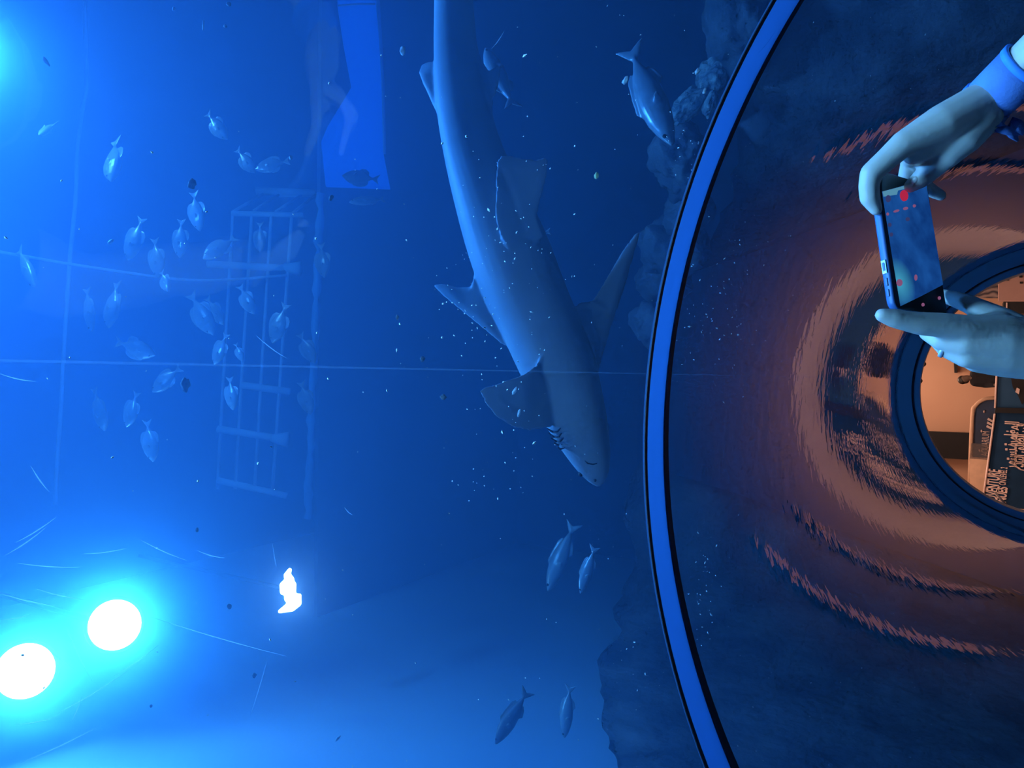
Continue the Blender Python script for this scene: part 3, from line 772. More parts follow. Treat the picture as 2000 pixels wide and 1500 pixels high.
# ================================================================= drifting scraps
M_FLAKE = pbr('pale_food_flake', (.75, .85, .85), .7, (.55, .7, .75), scale=60)
M_PELLET = pbr('dark_pellet', (.16, .20, .20), .8, (.10, .14, .16), scale=60)
M_YEL = pbr('yellowish_flake', (.8, .85, .35), .7, (.6, .7, .3), scale=60)
flakes = [(787, 99, 7, 10, 0, M_FLAKE, 'pale flake adrift between the bright lit backdrop and the shark back'),
          (1222, 157, 6, 11, .5, M_FLAKE, 'white flake beside the flank of the largest slim fish'),
          (1362, 140, 5, 9, .6, M_FLAKE, 'white flake beside the small pale boulder'),
          (1376, 178, 3.5, 8, .4, M_FLAKE, 'white flake in front of the mottled stones'),
          (1165, 343, 5, 9, .2, M_YEL, 'yellowish flake out in the blue beside the shark pelvic fins'),
          (90, 120, 4.5, 12, -.7, M_PELLET, 'dark rod shaped pellet near the bright corner'),
          (375, 359, 9, 12, .2, M_PELLET, 'large dark rounded pellet with a pale edge, above a fish'),
          (362, 751, 10, 16, .1, M_PELLET, 'dark scrap with a pale crooked edge past the crown seam'),
          (647, 386, 5, 7, .4, M_PELLET, 'small tan pellet at the railing corner'),
          (825, 701, 6, 6, 0, M_PELLET, 'grey pellet just above the crown seam, before the dorsal fin'),
          (866, 776, 7, 7, 0, M_PELLET, 'grey pellet just below the crown seam'),
          (776, 620, 4, 6, 0, M_PELLET, 'small dark pellet between railing and dorsal fin'),
          (448, 1185, 5, 6, 0, M_PELLET, 'dark pellet between the round floodlight and the jagged light'),
          (497, 1319, 4.5, 6, .2, M_PELLET, 'dark pellet below the jagged light'),
          (385, 1035, 3.5, 5, 0, M_PELLET, 'dark pellet above the round floodlight'),
          (295, 1379, 3, 4, 0, M_PELLET, 'tiny dark pellet below the round floodlight'),
          (447, 8, 6, 5, 0, M_PELLET, 'dark speck at the frame top, larger of two'),
          (340, 17, 4.5, 4.5, 0, M_PELLET, 'dark speck at the frame top, on the pipe side'),
          (440, 51, 4, 4, 0, M_PELLET, 'small dark speck just below the two at the frame top'),
          (397, 49, 2.2, 12, .05, M_FLAKE, 'thin white sliver near the frame top'),
          (660, 1442, 3, 9, .7, M_FLAKE, 'white sliver near the bottom edge'),
          (568, 308, 4, 5, 0, M_FLAKE, 'bright white dot by the two head to tail fish'),
          (216, 472, 4, 8, .9, M_FLAKE, 'white fleck beside the belly of a pale fish'),
          (1005, 764, 4, 10, .6, M_FLAKE, 'white sliver over the near shark pectoral fin, upper of two'),
          (1014, 807, 3.5, 10, .3, M_FLAKE, 'white sliver over the near shark pectoral fin, lower of two')]
for i, (x, y, a, b, rot, mm, lab) in enumerate(flakes):
    d = 2.35 + .3*rng.random() if x > 760 else 2.6+rng.random()
    c = W(x, y, d); bm = bmesh.new(); s = d/F
    bmesh.ops.create_icosphere(bm, subdivisions=3, radius=1)
    ax = V(math.cos(rot), math.sin(rot)), V(-math.sin(rot), math.cos(rot))
    for v in bm.verts:
        p = v.co; k = 1+.45*noise.noise(p*1.6+Vector((i*3.3, 0, 0)))
        k *= .8; v.co = ax[0]*(p.x*a*s*k) + ax[1]*(p.y*b*s*k) + FW*(p.z*min(a, b)*s*k*.7)
    tag(obj('scrap', bm, mm, loc=c), lab, 'scrap', 'food scraps adrift in the tank')
# fine dust: nobody could count it
bm = bmesh.new()
def dust(p, r):
    vs = []
    st = 1+1.4*rng.random(); ax = Vector((rng.uniform(-1, 1), rng.uniform(-1, 1), rng.uniform(-1, 1))).normalized(); bx = ax.orthogonal().normalized(); cx = ax.cross(bx)
    for q in (ax*st, bx, -bx, cx, -cx, -ax*st): vs.append(bm.verts.new(p+q*r))
    for f in ((0, 1, 3), (0, 3, 2), (0, 2, 4), (0, 4, 1), (5, 3, 1), (5, 2, 3), (5, 4, 2), (5, 1, 4)): bm.faces.new([vs[k] for k in f])
for i in range(1500):
    ph = rng.uniform(-1.2, 1.2); y = .15+5.5*rng.random()**1.3
    r = R_OUT + .03 + .5*rng.random()**2
    dust(arch(y, r, ph), rng.uniform(.0005, .0014)*(1+1.2*rng.random()**6))
for cx, cy, sx, sy, k in ((1440, 560, 60, 90, 70), (1390, 640, 40, 40, 30), (1240, 1330, 25, 40, 16), (950, 590, 60, 120, 70), (960, 870, 50, 70, 40), (1380, 1150, 15, 60, 40), (1330, 290, 40, 40, 24), (1000, 520, 60, 120, 50)):
    for i in range(k):
        x, y = rng.gauss(cx, sx), rng.gauss(cy, sy)
        dr = W(x, y, 1)-CAM
        # out to just beyond the acrylic
        A_ = dr.x**2+dr.z**2; ox, oz = -XC, CAM.z-ZC
        B_ = 2*(dr.x*ox+dr.z*oz); C_ = ox*ox+oz*oz-(R_OUT+.04)**2
        disc = B_*B_-4*A_*C_
        if disc <= 0: continue
        t = (-B_+math.sqrt(disc))/(2*A_)
        dust(CAM+dr*t, rng.uniform(.0006, .0016)*(1+1.2*rng.random()**5)*max(.8, t*.55))
tag(obj('floating_dust', bm, M_FLAKE, smooth=False), 'fine pale specks drifting in the water over the tunnel', 'specks', kind='stuff')
# ================================================================= person holding a phone up
DH = .92
def H(x, y, dz=0): return W(x, y, DH+dz/1000)
PXM = DH/F
def chain(bm, pts):
    P = [H(*p[:3]) for p in pts]; R = [p[3]*PXM*1.06 for p in pts]
    add_chain(bm, P, R)
bm = bmesh.new()
# left hand: back of the hand towards us, forefinger along the lower end of the phone
LW = (2038, 690, 14)
chain(bm, [(2035, 662, 10, 34), (1958, 646, 4, 31), (1884, 642, -2, 26)])
chain(bm, [(2035, 682, 6, 38), (1958, 674, 2, 34), (1884, 672, 2, 24)])
chain(bm, [(2035, 700, 10, 36), (1960, 698, 8, 31), (1888, 696, 8, 22)])
chain(bm, [(2038, 712, 16, 32), (1965, 711, 16, 26), (1906, 708, 17, 19)])
chain(bm, [(1884, 642, -2, 26), (1838, 635, -4, 23.5), (1797, 632, -5, 21.5), (1770, 627, -6, 19), (1744, 621, -7, 17.5), (1723, 615.5, -8, 13)])
chain(bm, [(1884, 672, 2, 24), (1838, 663, 14, 20), (1812, 650, 30, 16), (1803, 630, 55, 14), (1806, 606, 72, 12)])
chain(bm, [(1888, 696, 8, 22), (1850, 681, 20, 18), (1832, 668, 36, 14), (1822, 645, 62, 13), (1826, 615, 82, 11)])
chain(bm, [(1906, 708, 17, 19), (1876, 696, 32, 14.5), (1856, 682, 46, 12.5), (1846, 655, 72, 11), (1850, 628, 88, 9.5)])
chain(bm, [(2020, 664, 20, 34), (1952, 626, 34, 27), (1895, 595, 58, 18.5), (1868, 585, 70, 16.5), (1840, 577, 82, 13)])
chain(bm, [(1952, 634, 26, 27), (1910, 640, 10, 24)])
# right hand: forefinger hooked over the far corner, thumb on the glass
chain(bm, [(1918, 200, 4, 38), (1838, 243, 0, 36), (1766, 280, 2, 25)])
chain(bm, [(1920, 208, 12, 38), (1845, 258, 14, 36), (1786, 298, 18, 23)])
chain(bm, [(1922, 218, 26, 34), (1850, 268, 32, 30), (1800, 304, 40, 21)])
chain(bm, [(1766, 280, 2, 25), (1735, 308, 8, 22), (1702, 338, 14, 20.5), (1697, 362, 18, 19), (1699, 386, 20, 18.5), (1711, 409, 22, 12)])
chain(bm, [(1786, 296, 18, 22), (1778, 312, 62, 17), (1770, 345, 96, 16), (1772, 392, 104, 14), (1776, 418, 104, 11)])
chain(bm, [(1800, 304, 40, 21), (1790, 330, 84, 17), (1800, 358, 112, 15), (1822, 374, 122, 13.5), (1838, 382, 122, 11)])
chain(bm, [(1918, 228, 6, 36), (1884, 268, 10, 33), (1854, 302, 18, 24), (1832, 322, 28, 20), (1812, 338, 38, 20), (1796, 351, 46, 18), (1779, 363, 52, 13.5)])
# forearms, arms, trunk
wl, wr = H(2040, 690, 14), H(1920, 206, 14)
el, er = Vector((-.06, .92, 1.235)), W(2320, -165, .74)
sl, sr = Vector((-.02, .62, 1.215)), Vector((.31, .62, 1.215))
add_chain(bm, [wl, wl.lerp(el, .35), wl.lerp(el, .7), el, el.lerp(sl, .5), sl], [.029, .036, .043, .042, .047, .055])
add_chain(bm, [wr, wr.lerp(er, .35), wr.lerp(er, .7), er, er.lerp(sr, .5), sr], [.0245, .0275, .036, .040, .046, .055])
cx, cy = .145, .60
add_chain(bm, [sl, Vector((cx, cy, 1.235)), sr], [.06, .075, .06])
for s in (-1, 1):
    add_chain(bm, [Vector((cx+s*.085, cy, 1.17)), Vector((cx+s*.075, cy, .98)), Vector((cx+s*.085, cy, .80))], [.10, .095, .11])
    add_chain(bm, [Vector((cx+s*.09, cy, .80)), Vector((cx+s*.09, cy+.02, .44)), Vector((cx+s*.09, cy, .09))], [.085, .055, .038])
    add_chain(bm, [Vector((cx+s*.09, cy-.02, .045)), Vector((cx+s*.095, cy+.15, .035))], [.04, .033])
add_chain(bm, [Vector((cx, cy, 1.24)), Vector((cx, cy+.025, 1.32))], [.06, .052])
add_chain(bm, [Vector((cx, cy+.02, 1.395)), Vector((cx, cy+.055, 1.345))], [.082, .055])
hv = bm.verts
add_capsule(bm, Vector((cx, cy+.105, 1.37)), Vector((cx, cy+.125, 1.352)), .012, .016)       # nose
for s in (-1, 1): add_capsule(bm, Vector((cx+s*.078, cy+.02, 1.39)), Vector((cx+s*.08, cy+.015, 1.365)), .015, .012)   # ears
me = remeshed(bm, .0023, 7)
person = obj('person', me, M_SKIN)
tag(person, 'person with raised bare hands filming overhead with a phone, ring and wristband on', 'person')
bvh2 = BVHTree.FromPolygons([v.co.copy() for v in me.vertices], [tuple(p.vertices) for p in me.polygons])
def on_hand(x, y):
    dr = (W(x, y, 1)-CAM).normalized(); h = bvh2.ray_cast(CAM, dr)
    return (h[0], h[1]) if h[0] else (H(x, y), -dr)
M_SHIRT = pbr('dark_shirt', (.03, .035, .05), .9, (.02, .025, .04), scale=30)
M_TROUS = pbr('dark_trousers', (.02, .025, .04), .9, scale=30)
M_HAIR = pbr('dark_hair', (.012, .010, .010), .5, (.02, .016, .014), scale=40, stretch=(8, 8, 1))
bm = bmesh.new()
add_chain(bm, [el.lerp(sl, .45), sl, Vector((cx, cy, 1.235)), sr, er.lerp(sr, .45)], [.066, .073, .09, .073, .066])
for s in (-1, 1): add_chain(bm, [Vector((cx+s*.085, cy, 1.17)), Vector((cx+s*.075, cy, .98)), Vector((cx+s*.085, cy, .80))], [.118, .113, .128])
obj('shirt', remeshed(bm, .008, 4), M_SHIRT, person)
bm = bmesh.new()
for s in (-1, 1):
    add_chain(bm, [Vector((cx+s*.085, cy, .80)), Vector((cx+s*.09, cy+.02, .44)), Vector((cx+s*.09, cy, .11))], [.12, .078, .06])
obj('trousers', remeshed(bm, .01, 4), M_TROUS, person)
for s in (-1, 1):
    bm = bmesh.new(); add_chain(bm, [Vector((cx+s*.09, cy-.025, .052)), Vector((cx+s*.095, cy+.16, .045))], [.05, .044])
    obj('shoe', remeshed(bm, .008, 3), M_BLACK, person)
bm = bmesh.new()
add_chain(bm, [Vector((cx, cy+.0, 1.408)), Vector((cx, cy-.015, 1.30))], [.088, .07])
obj('hair', remeshed(bm, .008, 3), M_HAIR, person)
for s in (-1, 1):
    bm = bmesh.new(); add_ball(bm, Vector((cx+s*.032, cy+.094, 1.392)), .012); obj('eye', bm, M_BLACK, person)
# nails
M_NAIL = pbr('nail', (.72, .60, .54), .3, scale=40)
def nail(x, y, a, b, rot):
    c, nn = on_hand(x, y)
    bm = bmesh.new(); bmesh.ops.create_icosphere(bm, subdivisions=2, radius=1)
    u = V(math.cos(rot), math.sin(rot)); u = (u-nn*u.dot(nn)).normalized(); w_ = nn.cross(u)
    for v in bm.verts: p = v.co.copy(); v.co = c + u*p.x*a*PXM + w_*p.y*b*PXM + nn*p.z*.0012
    obj('nail', bm, M_NAIL, person)
nail(1786, 352, 8, 6, 2.4)
# finger ring
M_SILV = pbr('polished_silver', (.95, .95, .95), .4, metal=.6, scale=10)
a_ = (H(1850, 681, 20)-H(1888, 696, 8)).normalized(); c_ = H(1845, 679, 21)
u_ = a_.orthogonal().normalized(); w_ = a_.cross(u_)
bm = bmesh.new()
rr = 18.2*PXM
prof = [(-.0026, 0), (-.002, .0018), (.002, .0018), (.0026, 0), (.002, -.001), (-.002, -.001)]
G = [[bm.verts.new(c_ + a_*s + (rr+q)*(math.cos(2*PI*k/40)*u_+math.sin(2*PI*k/40)*w_)) for s, q in prof] for k in range(40)]
for k in range(40):
    for j in range(6): bm.faces.new((G[k][j], G[k][(j+1) % 6], G[(k+1) % 40][(j+1) % 6], G[(k+1) % 40][j]))
obj('ring', bm, M_SILV, person)
# wide pale wristband with a loose strap end
M_BAND = pbr('pale_blue_fabric', (.12, .22, .52), .8, (.105, .20, .49), scale=80, bump=.1, bscale=300)
M_BAND2 = pbr('pale_blue_piping', (.06, .26, .75), .7, scale=80)
p0, p1 = wr + (er-wr).normalized()*.004, None
ax_ = (er-wr).normalized()
p1 = p0 + ax_*.062
u_ = (V(35, 27)).normalized(); u_ = (u_-ax_*u_.dot(ax_)).normalized(); w_ = ax_.cross(u_)
wb = empty('wristband', p0); wb.parent = person
def cuff(s0, s1, r0, r1, th, mm, nm, parent, ra=1.0):
    bm = bmesh.new(); n = 48
    prof = [(s0, r0), (s0+.001, r0+th), (s1-.001, r1+th), (s1, r1)]
    G = [[bm.verts.new(ax_*s + r*(math.cos(2*PI*k/n)*u_+ra*math.sin(2*PI*k/n)*w_)) for s, r in prof] for k in range(n)]
    for k in range(n):
        for j in range(4): bm.faces.new((G[k][j], G[k][(j+1) % 4], G[(k+1) % n][(j+1) % 4], G[(k+1) % n][j]))
    return obj(nm, bm, mm, parent)
cuff(.0, .055, .0266, .0285, .0030, M_BAND, 'cuff', wb, .9)
cuff(-.005, .005, .0266, .0268, .0045, M_BAND2, 'piping', wb, .9)
cuff(.050, .060, .0278, .0285, .0042, M_BAND2, 'piping', wb, .9)
bm = bmesh.new()
def ribbon(pts, wdt, nv):
    prev = None
    for i, p in enumerate(pts):
        p = Vector(p); t = (Vector(pts[min(i+1, len(pts)-1)])-Vector(pts[max(i-1, 0)])).normalized(); s = t.cross(nv).normalized()
        q = [bm.verts.new(p+s*wdt[i]+nv*.0008), bm.verts.new(p-s*wdt[i]+nv*.0008), bm.verts.new(p-s*wdt[i]-nv*.0008), bm.verts.new(p+s*wdt[i]-nv*.0008)]
        if prev:
            for k in range(4): bm.faces.new((prev[k], prev[(k+1) % 4], q[(k+1) % 4], q[k]))
        else: bm.faces.new(q[::-1])
        prev = q
    bm.faces.new(prev)
nv = -FW
o0 = Vector(p0)
def Q(x, y, dz): return H(x, y, dz)-o0
ribbon([Q(1946, 226, 2), Q(1943, 240, -2), Q(1950, 250, -4), Q(1970, 256, -6), Q(1992, 258, -2)], [.004, .006, .006, .005, .004], nv)
ribbon([Q(1960, 222, 0), Q(1950, 236, -6), Q(1954, 247, -8)], [.007, .007, .006], nv)
ribbon([Q(1966, 246, -4), Q(1978, 262, -3), Q(1988, 276, -2)], [.007, .006, .001], nv)
ribbon([Q(1972, 240, -2), Q(1988, 246, -4), Q(2002, 256, -2)], [.008, .008, .006], nv)
obj('strap_end', bm, M_BAND, wb)

# ---- the phone
bl, br, tl = H(1748, 604, 0), H(1850, 608, 58), H(1708, 329, 32)
Lx = (tl-bl); Ll = Lx.length; Lx.normalize()
Wx = (br-bl); Wx = Wx - Lx*Wx.dot(Lx); Wl = Wx.length; Wx.normalize()
Nx = Lx.cross(Wx).normalized()
if Nx.dot(CAM-bl) < 0: Nx = -Nx
T = .0105
pc = bl + Lx*Ll/2 + Wx*Wl/2
ph = empty('smartphone', pc); tag(ph, 'dark phone held sideways in two hands, screen showing a blue picture', 'phone')
def L3(a, b, c): return Wx*(a-.5)*Wl + Lx*(b-.5)*Ll + Nx*c
def rrect(w_, h_, r, n=6):
    out = []
    for cx_, cy_, a0 in ((w_/2-r, h_/2-r, 0), (-w_/2+r, h_/2-r, PI/2), (-w_/2+r, -h_/2+r, PI), (w_/2-r, -h_/2+r, 1.5*PI)):
        for k in range(n+1): a = a0+PI/2*k/n; out.append((cx_+r*math.cos(a), cy_+r*math.sin(a)))
    return out
def slab(bm, outline, levels):
    rings = [[bm.verts.new(Wx*(x*s)+Lx*(y*s2)+Nx*z) for x, y in outline] for s, s2, z in levels]
    n = len(outline)
    for i in range(len(rings)-1):
        for k in range(n): bm.faces.new((rings[i][k], rings[i][(k+1) % n], rings[i+1][(k+1) % n], rings[i+1][k]))
    bm.faces.new(rings[0][::-1]); bm.faces.new(rings[-1])
    bmesh.ops.recalc_face_normals(bm, faces=bm.faces)
M_CASE = pbr('blue_phone_case', (.05, .12, .27), .45, (.04, .10, .24), scale=30)
M_GLASS = pbr('black_phone_glass', (.004, .006, .012), .42, scale=10, spec=.2)
ol = rrect(Wl, Ll, .012)
bm = bmesh.new(); slab(bm, ol, [(.96, .98, -T), (1, 1, -T+.002), (1, 1, -.0015), (.985, .992, 0)]); obj('case', bm, M_CASE, ph)
bm = bmesh.new(); slab(bm, rrect(Wl*.965, Ll*.982, .010), [(1, 1, -.001), (1, 1, .0006)]); obj('screen_glass', bm, M_GLASS, ph)
def plane_hit(x, y, lift):
    dr = W(x, y, 1)-CAM; o = pc + Nx*lift
    t = (o-CAM).dot(Nx)/dr.dot(Nx); return CAM+dr*t-pc
def screen_mat():
    m, nt, out = mat('phone_picture')
    e = N(nt, 'ShaderNodeEmission'); tc = N(nt, 'ShaderNodeTexCoord'); nz = N(nt, 'ShaderNodeTexNoise'); nz.inputs['Scale'].default_value = 28; nz.inputs['Detail'].default_value = 3
    nt.links.new(tc.outputs['Object'], nz.inputs['Vector'])
    rp = N(nt, 'ShaderNodeValToRGB'); rp.color_ramp.elements[0].position = .3; rp.color_ramp.elements[1].position = .75
    rp.color_ramp.elements[0].color = (.003, .03, .16, 1); rp.color_ramp.elements[1].color = (.010, .085, .34, 1)
    nt.links.new(nz.outputs['Fac'], rp.inputs['Fac'])
    # the pictured lamp glow in the lower corner
    mp = N(nt, 'ShaderNodeVectorMath'); mp.operation = 'DISTANCE'; g = plane_hit(1756, 552, .0008); mp.inputs[1].default_value = g
    nt.links.new(tc.outputs['Object'], mp.inputs[0])
    r2 = N(nt, 'ShaderNodeMapRange'); r2.inputs['From Min'].default_value = .0; r2.inputs['From Max'].default_value = .032; r2.inputs['To Min'].default_value = 1; r2.inputs['To Max'].default_value = 0
    nt.links.new(mp.outputs['Value'], r2.inputs['Value'])
    mx = N(nt, 'ShaderNodeMix'); mx.data_type = 'RGBA'
    nt.links.new(r2.outputs[0], mx.inputs[0]); nt.links.new(rp.outputs[0], mx.inputs[6]); mx.inputs[7].default_value = (.05, .34, .52, 1)
    nt.links.new(mx.outputs[2], e.inputs['Color']); nt.links.new(e.outputs[0], out.inputs['Surface'])
    return m
def decal(name, pts, lift, mm, parent):
    bm = bmesh.new(); v1 = [bm.verts.new(plane_hit(x, y, lift)) for x, y in pts]; v0 = [bm.verts.new(v.co-Nx*.0003) for v in v1]
    bm.faces.new(v1); bm.faces.new(v0[::-1]); k = len(pts)
    for i in range(k): bm.faces.new((v1[i], v0[i], v0[(i+1) % k], v1[(i+1) % k]))
    bmesh.ops.recalc_face_normals(bm, faces=bm.faces)
    return obj(name, bm, mm, parent, smooth=False)
def ell(x, y, a, b, rot=0, n=18):
    return [(x+a*math.cos(t)*math.cos(rot)-b*math.sin(t)*math.sin(rot), y+a*math.cos(t)*math.sin(rot)+b*math.sin(t)*math.cos(rot)) for t in [2*PI*k/n for k in range(n)]]
pic = decal('screen_picture', [(1723, 374), (1770, 361), (1809, 358), (1826, 460), (1842, 556), (1800, 578), (1759, 598), (1741, 490)], .0011, screen_mat(), ph)
decal('record_button', ell(1766, 382, 8, 11, -.1), .0017, emitter('screen_red', (.70, .03, .10), .6), pic)
decal('record_ring', [(1724, 374), (1769, 362), (1768, 369), (1754, 372), (1752, 380), (1726, 384)], .0014, emitter('screen_pale_blue', (.10, .32, .50), .8), pic)
M_PINK = emitter('screen_pink', (.36, .13, .30), .6); M_GREY = emitter('screen_dark', (.03, .04, .14), 1)
for x, y, a, b, r, mm in ((1735, 388, 5, 7, 0, M_GREY), (1751, 412, 6, 2.5, -.3, M_PINK), (1769, 407, 5, 3, -.2, M_PINK), (1786, 402, 3, 3, 0, M_PINK), (1734, 418, 2.5, 3, 0, M_PINK), (1738, 439, 3.5, 4, 0, M_GREY), (1741, 458, 3.5, 4, 0, M_GREY), (1773, 428, 4, 4, 0, M_GREY), (1757, 552, 6, 7, 0, M_PINK), (1789, 542, 3, 6, 0, M_PINK)):
    decal('screen_icon', ell(x, y, a, b, r), .0016, mm, pic)
for x, y in ((1803, 595), (1835, 582)):
    decal('screen_icon', ell(x, y, 3, 3.5), .0012, M_PINK, ph)
# buttons on the long upper side
def side_slab(name, b0, b1, w_, out_, mm):
    bm = bmesh.new(); add_box(bm, L3(0, (b0+b1)/2, -T/2)-Wx*out_/2, (out_, (b1-b0)*Ll, w_), (Wx, Lx, Nx), bevel=.0008)
    return obj(name, bm, mm, ph, smooth=False)
M_CYAN = pbr('pale_button_metal', (.6, .85, 1), .25, metal=.3, scale=20)
side_slab('side_button', .255, .35, .0062, .0018, M_CYAN)
side_slab('side_button', .272, .333, .0034, .0024, M_CASE)
side_slab('volume_button', .17, .225, .003, .0014, M_CASE)
side_slab('volume_button', .095, .145, .003, .0014, M_CASE)
# camera bump on the far face
bm = bmesh.new(); add_box(bm, L3(.3, .86, -T-.001), (.034, .034, .003), (Wx, Lx, Nx), bevel=.001); cb = obj('camera_module', bm, M_GLASS, ph, smooth=False)

# ================================================================= the far room's furnishing
def WY(x, y, Y):
    """the point of the upright plane y = Y seen at (x, y)"""
    d = W(x, y, 1)-CAM
    return CAM + d*(Y/d.y)
def panel(name, pts, th, mm, label, cat, group=None, parent=None, floor=False):
    """upright panel from points (x, y, depth), with real thickness away from the viewer"""
    P = [WY(*p) for p in pts]
    bm = bmesh.new(); off = Vector((0, th, 0))
    a = [bm.verts.new(p) for p in P]; b = [bm.verts.new(p+off) for p in P]
    bm.faces.new(a); bm.faces.new(b[::-1]); k = len(P)
    for i in range(k): bm.faces.new((a[i], b[i], b[(i+1) % k], a[(i+1) % k]))
    bmesh.ops.recalc_face_normals(bm, faces=bm.faces)
    o = obj(name, bm, mm, parent, smooth=False)
    if label: tag(o, label, cat, group)
    return o
def upright(name, tl_, tr_, th, mm, label, cat, z0=0.0, group=None):
    """board with its top edge through two seen points, standing down to z0"""
    A_, B_ = WY(*tl_), WY(*tr_)
    P = [A_, B_, Vector((B_.x, B_.y, z0)), Vector((A_.x, A_.y, z0))]
    bm = bmesh.new(); off = Vector((0, th, 0))
    a = [bm.verts.new(p) for p in P]; b = [bm.verts.new(p+off) for p in P]
    bm.faces.new(a); bm.faces.new(b[::-1])
    for i in range(4): bm.faces.new((a[i], b[i], b[(i+1) % 4], a[(i+1) % 4]))
    bmesh.ops.recalc_face_normals(bm, faces=bm.faces)
    o = obj(name, bm, mm, smooth=False); tag(o, label, cat, group); return o
M_BOARD = pbr('navy_sign_board', (.014, .045, .11), .9, (.012, .038, .095), scale=3, spec=.1)
M_BOARD2 = pbr('slate_poster', (.03, .085, .19), .9, (.025, .075, .17), scale=3, spec=.1)
M_TEXT = pbr('pale_pink_lettering', (.82, .62, .58), .6, scale=10)
M_PALE = pbr('pale_wall_board', (.80, .52, .36), .6, scale=4)
M_PLUM = pbr('dusky_pink_board', (.50, .32, .30), .6, (.47, .30, .28), scale=4)
M_PERS = pbr('dark_clothing', (.012, .013, .02), .9, scale=20)
DB = 20.3
sb = upright('sign_board', (1920, 988, DB), (1944, 806, DB), .08, M_BOARD, 'navy sign board with English and Arabic lettering about level 2', 'sign')
cap_ = lambda: bmesh.new()
bm = cap_(); add_tube(bm, [WY(1918, 990, DB-.02), WY(1943, 808, DB-.02)], .022, 6); obj('board_edge', bm, M_TEXT, sb)
pst = upright('poster_board', (1945, 796, DB), (1952, 640, DB), .08, M_BOARD2, 'slate blue poster board with a dark and white animal beside the sign', 'poster')
bm = cap_(); add_tube(bm, [WY(1943.5, 797, DB-.02), WY(1951, 640, DB-.02)], .02, 6); obj('board_edge', bm, M_TEXT, pst)
def flat_blob(name, pts, d, th, mm, parent):
    return panel(name, [(x, y, d) for x, y in pts], th, mm, None, None, parent=parent)
flat_blob('animal_picture', [(1974, 735), (2004, 735), (2010, 775), (1996, 790), (1988, 772), (1978, 756)], DB-.03, .02, M_BLACK, pst)
flat_blob('animal_patch', [(1983, 766), (1986, 757), (1992, 760), (1990, 770)], DB-.05, .015, M_TEXT, pst)
tag(upright('pillar', (1943, 806, DB-.04), (1944.5, 796, DB-.04), .1, M_BLACK, 'dark upright post between sign board and poster', 'post'), None)
# lettering, laid on the board in the far room
def lettering(name, body, p, end, cap, parent, mm=None, bold=.0):
    """raised text on an upright board: baseline from p to end (frame x, frame y, board y), capital height in metres"""
    cu = bpy.data.curves.new(name, 'FONT'); cu.body = body; cu.size = cap/.7; cu.extrude = .004; cu.offset = bold
    o = bpy.data.objects.new(name, cu); COL.objects.link(o)
    bpy.context.view_layer.update()
    me = bpy.data.meshes.new_from_object(o.evaluated_get(bpy.context.evaluated_depsgraph_get()))
    bpy.data.objects.remove(o); bpy.data.curves.remove(cu)
    A_, B_ = WY(*p), WY(*end); xd = (B_-A_); L = xd.length; xd.normalize()
    zd_ = Vector((0, 0, 1)); zd_ = (zd_-xd*zd_.dot(xd)).normalized(); nn = xd.cross(zd_)
    x0 = min(v.co.x for v in me.vertices); sx = L/(max(v.co.x for v in me.vertices)-x0)
    for v in me.vertices: v.co = A_ + xd*(v.co.x-x0)*sx + zd_*v.co.y + nn*v.co.z
    return obj(name, me, mm or M_TEXT, parent, smooth=False)
DT = DB-.02
lettering('lettering', 'THE ADVENTURE', (1943.5, 1011, DT), (1953.5, 918, DT), .23, sb, bold=.008)
lettering('lettering', 'CONTINUES', (1959, 1022, DT), (1967.5, 952, DT), .18, sb, bold=.008)
lettering('lettering', 'ON LEVEL 2', (1964, 948, DT), (1967.5, 913, DT), .125, sb, bold=.002)
AR = {'alef': '\uFE8D', 'lam_i': '\uFEDF', 'lam_m': '\uFEE0', 'meem_m': '\uFEE4', 'ghain_m': '\uFED0', 'feh_i': '\uFED3', 'alef_f': '\uFE8E', 'meem_i': '\uFEE3', 'reh_f': '\uFEAE', 'teh_marb': '\u0629',
      'teh_i': '\uFE97', 'seen_m': '\uFEB4', 'teh_m': '\uFE98', 'yeh_f': '\uFEF2', 'tah_m': '\uFEC4', 'beh_i': '\uFE91', 'qaf_f': '\uFED6', 'theh_m': '\uFE9C', 'noon_i': '\uFEE7'}
def ar(*k): return ''.join(AR.get(c, c) for c in k)[::-1]
line1 = ar('alef', 'lam_i', 'meem_m', 'ghain_m', 'alef_f', 'meem_i', 'reh_f', 'teh_marb', ' ', 'teh_i', 'seen_m', 'teh_m', 'meem_m', 'reh_f')
line2 = ar('feh_i', 'yeh_f', ' ', 'alef', 'lam_i', 'tah_m', 'alef_f', 'beh_i', 'qaf_f', ' ', 'alef', 'lam_i', 'theh_m', 'alef_f', 'noon_i', 'yeh_f')
lettering('arabic_lettering', line1, (1984, 916, DT), (1990, 824, DT), .25, sb, bold=.008)
lettering('arabic_lettering', line2, (1999, 919, DT), (2005, 828, DT), .25, sb, bold=.008)
